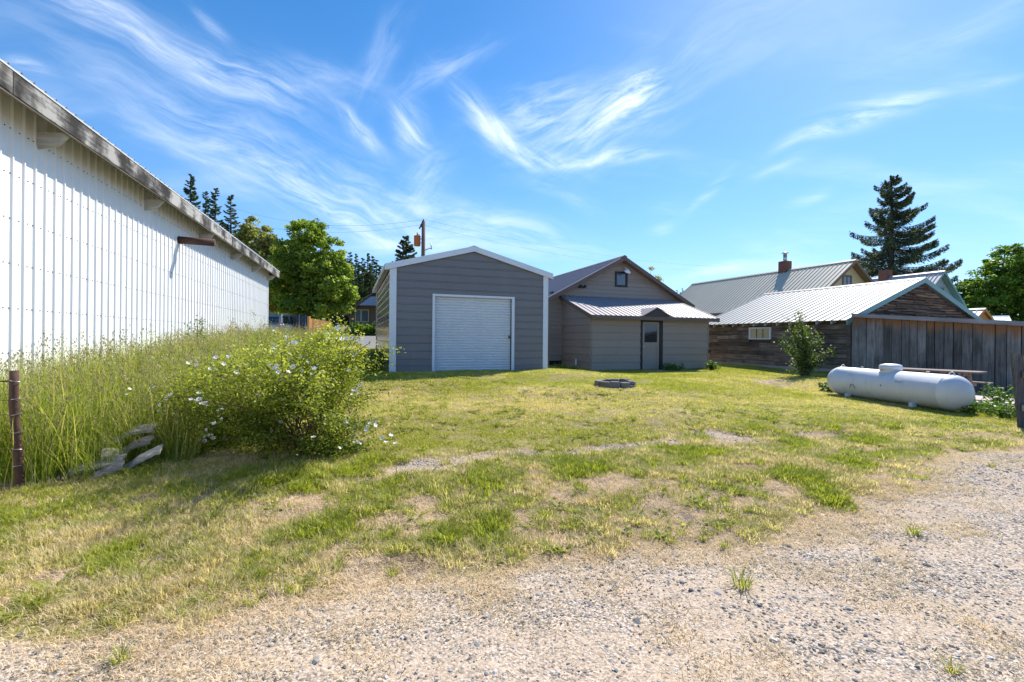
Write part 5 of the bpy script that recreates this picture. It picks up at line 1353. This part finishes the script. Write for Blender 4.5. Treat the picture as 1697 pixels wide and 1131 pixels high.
c = at(604, 548, 46); shrub('hedge', c.x, 46, 'low dark green hedge under the brown house windows', 'hedge', [(-1.9,0,.9),(-1,0,1.0),(0,0,.9),(1,0,.95),(2,0,.85),(-.5,.3,.6),(.6,.3,.6),(1.6,.2,.5),(-1.5,.2,.6)], 60, 40, .2, M['leaf_right'], 81, .25)

# ------------------------------------------------------------------ ground cover: blades, tufts, pebbles scattered by geometry nodes
def blades(name, n, rad, hmin, hmax, w, bend, mat, seed, seg=2, clump=False, heads=0, headmat=None):
    rng = np.random.default_rng(seed); V = []; Fq = []; R = []; MI = []
    for i in range(n):
        a = rng.random() * 2 * math.pi; rr = rad * math.sqrt(rng.random()); x0, y0 = rr * math.cos(a), rr * math.sin(a)
        h = hmin + (hmax - hmin) * rng.random() ** 1.3; th = rng.random() * 2 * math.pi
        if clump: th = a + rng.normal() * .6
        b = bend * (.3 + rng.random()) * h; dx, dy = math.cos(th), math.sin(th); px_, py_ = -dy, dx
        ww = w * (.6 + .8 * rng.random()); v0 = len(V); rn = rng.random()
        for k in range(seg + 1):
            s = k / seg; X = x0 + dx * b * s ** 1.8; Yy = y0 + dy * b * s ** 1.8; Z = h * (s - .25 * (bend > .6) * s ** 3) ; wk = ww * (1 - s) ** .7 * .5 + .0003
            V += [(X - px_ * wk, Yy - py_ * wk, Z), (X + px_ * wk, Yy + py_ * wk, Z)]
        for k in range(seg): Fq.append((v0 + 2*k, v0 + 2*k + 1, v0 + 2*k + 3, v0 + 2*k + 2)); R.append(rn); MI.append(0)
        if i < heads:
            T = np.array([x0 + dx * b, y0 + dy * b, Z]); 
            for _ in range(13):
                q = T + np.array([dx * .05, dy * .05, .04]) * rng.normal() + rng.normal(size=3) * np.array([.014, .014, .045]); d = np.array([dx * .5, dy * .5, 1.0]) + rng.normal(size=3) * .4; d /= np.linalg.norm(d); s_ = np.array([px_, py_, 0]) * .006; v0 = len(V)
                V += [tuple(q - d * .018), tuple(q + s_), tuple(q + d * .018), tuple(q - s_)]; Fq.append((v0, v0+1, v0+2, v0+3)); R.append(rng.random()); MI.append(1)
    me = mesh_np(name, V, Fq, R, MI); o = bpy.data.objects.new(name, me); me.materials.append(mat)
    if headmat: me.materials.append(headmat)
    return o
def pebble(name, mat, seed, flat=.5):
    import bmesh
    rng = random.Random(seed); bm = bmesh.new(); bmesh.ops.create_icosphere(bm, subdivisions=1, radius=1)
    for v in bm.verts:
        k = 1 + rng.uniform(-.25, .2); v.co = Vector((v.co.x * k * 1.15, v.co.y * k * .85, v.co.z * k * flat))
    me = bpy.data.meshes.new(name); bm.to_mesh(me); bm.free(); me.materials.append(mat); return bpy.data.objects.new(name, me)
def scatter(name, P, rot, scl, tint, idx, sources, kind='stuff', label=None, cat=None):
    """P: Nx3; instances of `sources` on points"""
    col = bpy.data.collections.new(name + '_sources')
    for i, s_ in enumerate(sources): s_.name = '%s_%02d' % (s_.name, i); col.objects.link(s_)
    me = bpy.data.meshes.new(name); me.vertices.add(len(P)); me.vertices.foreach_set('co', np.asarray(P, np.float32).ravel())
    for nm, typ, arr in (('rotz', 'FLOAT_VECTOR', rot), ('scl', 'FLOAT', scl), ('tint', 'FLOAT', tint), ('pick', 'INT', idx)):
        a = me.attributes.new(nm, typ, 'POINT'); a.data.foreach_set('vector' if typ == 'FLOAT_VECTOR' else 'value', np.asarray(arr, np.int32 if typ == 'INT' else np.float32).ravel())
    me.update(); o = bpy.data.objects.new(name, me); COL.objects.link(o); o['kind'] = kind
    if label: o['label'] = label
    if cat: o['category'] = cat
    g = bpy.data.node_groups.new(name, 'GeometryNodeTree'); g.interface.new_socket('Geometry', in_out='INPUT', socket_type='NodeSocketGeometry'); g.interface.new_socket('Geometry', in_out='OUTPUT', socket_type='NodeSocketGeometry')
    N = g.nodes; Lk = g.links; gi = N.new('NodeGroupInput'); go = N.new('NodeGroupOutput'); ip = N.new('GeometryNodeInstanceOnPoints'); ci = N.new('GeometryNodeCollectionInfo')
    ci.inputs[0].default_value = col; ci.inputs['Separate Children'].default_value = True; ci.inputs['Reset Children'].default_value = True
    def at_(nm, typ):
        n = N.new('GeometryNodeInputNamedAttribute'); n.data_type = typ; n.inputs[0].default_value = nm; return n.outputs[0]
    Lk.new(gi.outputs[0], ip.inputs['Points']); Lk.new(ci.outputs[0], ip.inputs['Instance']); ip.inputs['Pick Instance'].default_value = True
    Lk.new(at_('pick', 'INT'), ip.inputs['Instance Index']); Lk.new(at_('scl', 'FLOAT'), ip.inputs['Scale'])
    er = N.new('FunctionNodeEulerToRotation'); Lk.new(at_('rotz', 'FLOAT_VECTOR'), er.inputs[0]); Lk.new(er.outputs[0], ip.inputs['Rotation'])
    Lk.new(ip.outputs[0], go.inputs[0]); md = o.modifiers.new('scatter', 'NODES'); md.node_group = g
    return o
def cand(n, seed, y0, y1, marg=1.0, dens_y=None):
    """random ground points over the wedge in front of the camera, uniform per area"""
    rng = np.random.default_rng(seed); y = np.sqrt(y0 ** 2 + (y1 ** 2 - y0 ** 2) * rng.random(n)); x = (rng.random(n) * 2 - 1) * (y * 1.22 + marg); return x, y, rng
WALLX = lambda y: -4.94 - .3165 * y
def inside_buildings(x, y):
    bad = x < WALLX(y) + .02
    def box(ox, oy, ca, sa, x0, x1, y0, y1):
        u = (x - ox) * ca + (y - oy) * sa; v = -(x - ox) * sa + (y - oy) * ca
        return (u > x0) & (u < x1) & (v > y0) & (v < y1)
    bad |= box(-3.5, 13.2, .943, .333, -.03, 4.93, -.03, 7.5); bad |= box(3.12, 18.15, .943, .333, 0, 5.8, 0, 2.7); bad |= box(3.12, 18.15, .943, .333, -.8, 6.7, 2.5, 15)
    bad |= box(13.4, 18.2, .93, .37, -.1, 9.5, -7.3, 7.5)
    bad |= (x > 10.7) & (x < 13.8) & (y > 10.8) & (y < 14.2) & ((y - 10.8) > (x - 13.8) * 1.2)
    bad |= ((x - 2.62) ** 2 + (y - 11.6) ** 2) < .5 ** 2
    return bad
def tallmask(x, y):
    """the rank grass strip along the white shed"""
    edge = np.interp(y, [3.5, 4.6, 5.2, 6, 7.5, 10, 13, 18, 23], [-6.5, -4.7, -4.4, -4.05, -3.6, -4.2, -5.0, -6.8, -8.6]) + (vn(x, y, .6, 71) - .5) * .35
    scrap = (((x + 4.42) / .6) ** 2 + ((y - 5.15) / .34) ** 2 < 1) & (vn(x, y, .12, 73) < .6)
    return (x < edge) & ~scrap & (y > 4.82 + (vn(x, y, .5, 72) - .5) * .35)
def do_scatter():
    # ---- mown lawn
    src = [blades('lawn_blades', 150, .17, .015, .045, .0045, .7, M['blade'], 100 + i) for i in range(4)]
    x, y, rng = cand(30000, 1, 4.8, 24, 1.5)
    ok = ~inside_buildings(x, y) & ~tallmask(x, y) & (dgrav(x, y) > .0) & (rng.random(len(x)) < lawnness(x, y) * (1 - np.clip(1.6 * strip(x, y), 0, 1)) * (1 - .85 * bare(x, y)))
    ok &= (y < 12) | (rng.random(len(x)) < .6)
    x, y = x[ok], y[ok]; n = len(x); s = (.8 + .5 * rng.random(n)) * (1 + .035 * np.maximum(y - 8, 0))
    scatter('lawn_grass', np.stack([x, y, height(x, y)], 1), np.stack([0*x, 0*x, rng.random(n) * 6.28], 1), s, np.clip(dry(x, y) + (rng.random(n) - .5) * .35, 0, 1), rng.integers(0, 4, n), src, label='short yellow-green mown lawn around the buildings', cat='grass')
    print('lawn', n)
    # ---- rough patchy turf between gravel and lawn
    src = [blades('rough_blades', 90, .11, .03, .10, .006, .8, M['blade_rough'], 120 + i, clump=True) for i in range(4)]
    x, y, rng = cand(32000, 2, 2.1, 9.5, 1.0)
    d = dgrav(x, y); b = bare(x, y); pr = sstep(-.05, .6, d) * (1 - lawnness(x, y)) * (1 - sstep(.3, .75, b + (rng.random(len(x)) - .5) * .5)) * (.5 + .5 * sstep(.36, .58, vn(x, y, .27, 81))) * (1 - np.clip(1.5 * strip(x, y), 0, 1))
    ok = ~inside_buildings(x, y) & ~tallmask(x, y) & (rng.random(len(x)) < pr * .95)
    x, y = x[ok], y[ok]; n = len(x); dn = fbm(x, y, .5, 85)
    scatter('rough_grass', np.stack([x, y, height(x, y)], 1), np.stack([(rng.random(n) - .5) * .4, (rng.random(n) - .5) * .4, rng.random(n) * 6.28], 1), .55 + .55 * rng.random(n) + .3 * (dn > .62), np.clip(.52 + (.5 - dn) * 2.2 + (rng.random(n) - .5) * .5, 0, 1), rng.integers(0, 4, n), src, label='patchy green rough grass between gravel lane and lawn', cat='grass')
    print('rough', n)
    # ---- broader green tufts
    src = [blades('tuft_blades', 60, .06, .06, .17, .007, .9, M['blade_rough'], 140 + i, seg=3, clump=True) for i in range(3)]
    x, y, rng = cand(5200, 3, 2.1, 11, .8)
    d = dgrav(x, y); pr = (.009 * (d < 0) * (d > -2.5) + .45 * sstep(.0, .7, d) * (1 - lawnness(x, y)) * (vn(x, y, .42, 91) > .55) + .7 * np.exp(-((y - stripline(x) - .38) / .12) ** 2) * (vn(x, y, .6, 37) > .5) * (x > -1.5) * (x < 7) + .10 * (lawnness(x, y) > .5) * (y < 9))
    ok = ~inside_buildings(x, y) & ~tallmask(x, y) & (rng.random(len(x)) < pr); x, y = x[ok], y[ok]; n = len(x)
    scatter('grass_tufts', np.stack([x, y, height(x, y)], 1), np.stack([0*x, 0*x, rng.random(n) * 6.28], 1), .45 + .5 * rng.random(n), .1 + .35 * rng.random(n), rng.integers(0, 3, n), src, label='darker green tufts and weeds dotted over the rough turf', cat='grass')
    print('tuft', n)
    # ---- flat broadleaf rosettes
    src = [blades('rosette_leaves', 13, .03, .02, .05, .020, 2.2, M['blade_rough'], 150 + i, seg=3, clump=True) for i in range(3)]
    x, y, rng = cand(9000, 13, 2.4, 12, .8)
    ok = ~inside_buildings(x, y) & ~tallmask(x, y) & (dgrav(x, y) > .1) & (rng.random(len(x)) < .5 * (vn(x, y, .8, 131) > .5) + .08) & (strip(x, y) < .3); x, y = x[ok], y[ok]; n = len(x)
    scatter('lawn_weeds', np.stack([x, y, height(x, y)], 1), np.stack([0*x, 0*x, rng.random(n) * 6.28], 1), .7 + .8 * rng.random(n), .12 * rng.random(n), rng.integers(0, 3, n), src, label='small flat broadleaf weeds scattered through the lawn', cat='weeds')
    # ---- dead straw on bare ground and along the gravel
    src = [blades('straw_blades', 70, .13, .006, .035, .0035, 1.6, M['blade_straw'], 160 + i) for i in range(4)]
    x, y, rng = cand(36000, 4, 2.0, 11, .8)
    d = dgrav(x, y); pr = np.maximum(.85 * np.exp(-((d - .25) / .5) ** 2), .9 * (d > 0) * (1 - .8 * lawnness(x, y))) * (1 - .9 * strip(x, y)) + .25 * (d < 0) * (vn(x, y, .7, 95) > .5)
    ok = ~inside_buildings(x, y) & ~tallmask(x, y) & (rng.random(len(x)) < pr); x, y = x[ok], y[ok]; n = len(x)
    scatter('dead_grass', np.stack([x, y, height(x, y)], 1), np.stack([0*x, 0*x, rng.random(n) * 6.28], 1), .6 + .7 * rng.random(n), .7 + .3 * rng.random(n), rng.integers(0, 4, n), src, label='dead straw-coloured grass along the gravel edge', cat='grass')
    print('straw', n)
    # ---- tall rank grass with seed heads by the white shed
    src = [blades('tall_blades', 70, .20, .45, 1.05, .0085, .42, M['blade_tall'], 180 + i, seg=4, heads=14, headmat=M['seed']) for i in range(4)]
    src += [blades('mid_blades', 90, .22, .15, .55, .009, .6, M['blade_tall'], 190 + i, seg=3) for i in range(2)]
    x, y, rng = cand(42000, 5, 4.0, 24, 1.5)
    ok = tallmask(x, y) & ~inside_buildings(x, y) & (rng.random(len(x)) < np.clip(14 / y, .35, 1) * .62); x, y = x[ok], y[ok]; n = len(x)
    near_edge = sstep(0, .9, np.interp(y, [3.5, 4.6, 5.2, 6, 7.5, 10, 13, 18, 23], [-6.5, -4.7, -4.4, -4.05, -3.6, -4.2, -5.0, -6.8, -8.6]) - x)
    front = sstep(4.8, 6.3, y); tall = rng.random(n) < (.15 + .65 * near_edge) * (.2 + .8 * front)
    pick = np.where(tall, rng.integers(0, 4, n), 4 + rng.integers(0, 2, n)); sc_ = (.78 + .35 * rng.random(n)) * (.65 + .35 * near_edge) * np.interp(y, [4, 6, 8, 12, 20], [.85, 1.12, 1.30, 1.02, .78]) * (.85 + .3 * vn(x, y, 1.2, 98))
    scatter('tall_grass', np.stack([x, y, zg(x, y) - .02], 1), np.stack([(rng.random(n) - .5) * .3, (rng.random(n) - .2) * .35, rng.random(n) * 6.28], 1), sc_, np.clip(.12 + fbm(x, y, .9, 99) * .65 + (rng.random(n) - .5) * .3, 0, 1), pick, src, label='tall rank grass with seed heads along the white shed', cat='grass')
    print('tall', n)
    # ---- pebbles on the lane
    def pm(nm, pts):
        m, t, p, out = newmat(nm); oi = t.new('ShaderNodeAttribute', attribute_name='tint', attribute_type='INSTANCER'); c = t.ramp(oi.outputs['Fac'], pts); n_ = t.noise(objco(t, rnd=False), 2.0, 4, .6)
        t.put(p.inputs['Base Color'], t.mix(1.0, c, t.ramp(n_, [(.3, .8), (.7, 1.15)]), 'MULTIPLY')); p.inputs['Roughness'].default_value = .85; p.inputs['Specular IOR Level'].default_value = .3; return m
    mm = pm('pebble_stone', [(0, (.055,.055,.06)), (.25, (.14,.14,.14)), (.6, (.27,.26,.24)), (.85, (.42,.38,.34)), (1, (.70,.67,.63))])
    src = [pebble('pebble', mm, 300 + i, (.45, .6, .35, .7, .5, .4)[i]) for i in range(6)]
    x, y, rng = cand(150000, 6, 1.9, 7.8, .6)
    d = dgrav(x, y); pr = np.where(d < 0, .3 + .7 * sstep(.42, .58, vn(x, y, .6, 101)), .0) * np.clip(1.2 + d * -.3, .3, 1) + .22 * (d > 0) * (d < .6) + .04 * (d > .6) * (1 - lawnness(x, y)) + 2.2 * strip(x, y)
    ok = ~inside_buildings(x, y) & (rng.random(len(x)) < pr); x, y = x[ok], y[ok]; n = len(x); s = .004 + .010 * rng.random(n) ** 2.6 + .022 * (rng.random(n) < .010) * rng.random(n)
    tn = rng.random(n); s *= np.where(tn < .12, .8, 1.0)
    scatter('gravel_stones', np.stack([x, y, height(x, y) - s * .05], 1), np.stack([(rng.random(n) - .5) * .8, (rng.random(n) - .5) * .8, rng.random(n) * 6.28], 1), s, tn, rng.integers(0, 6, n), src, label='loose grey and tan stones of the gravel lane', cat='gravel')
    print('pebbles', n)
do_scatter()
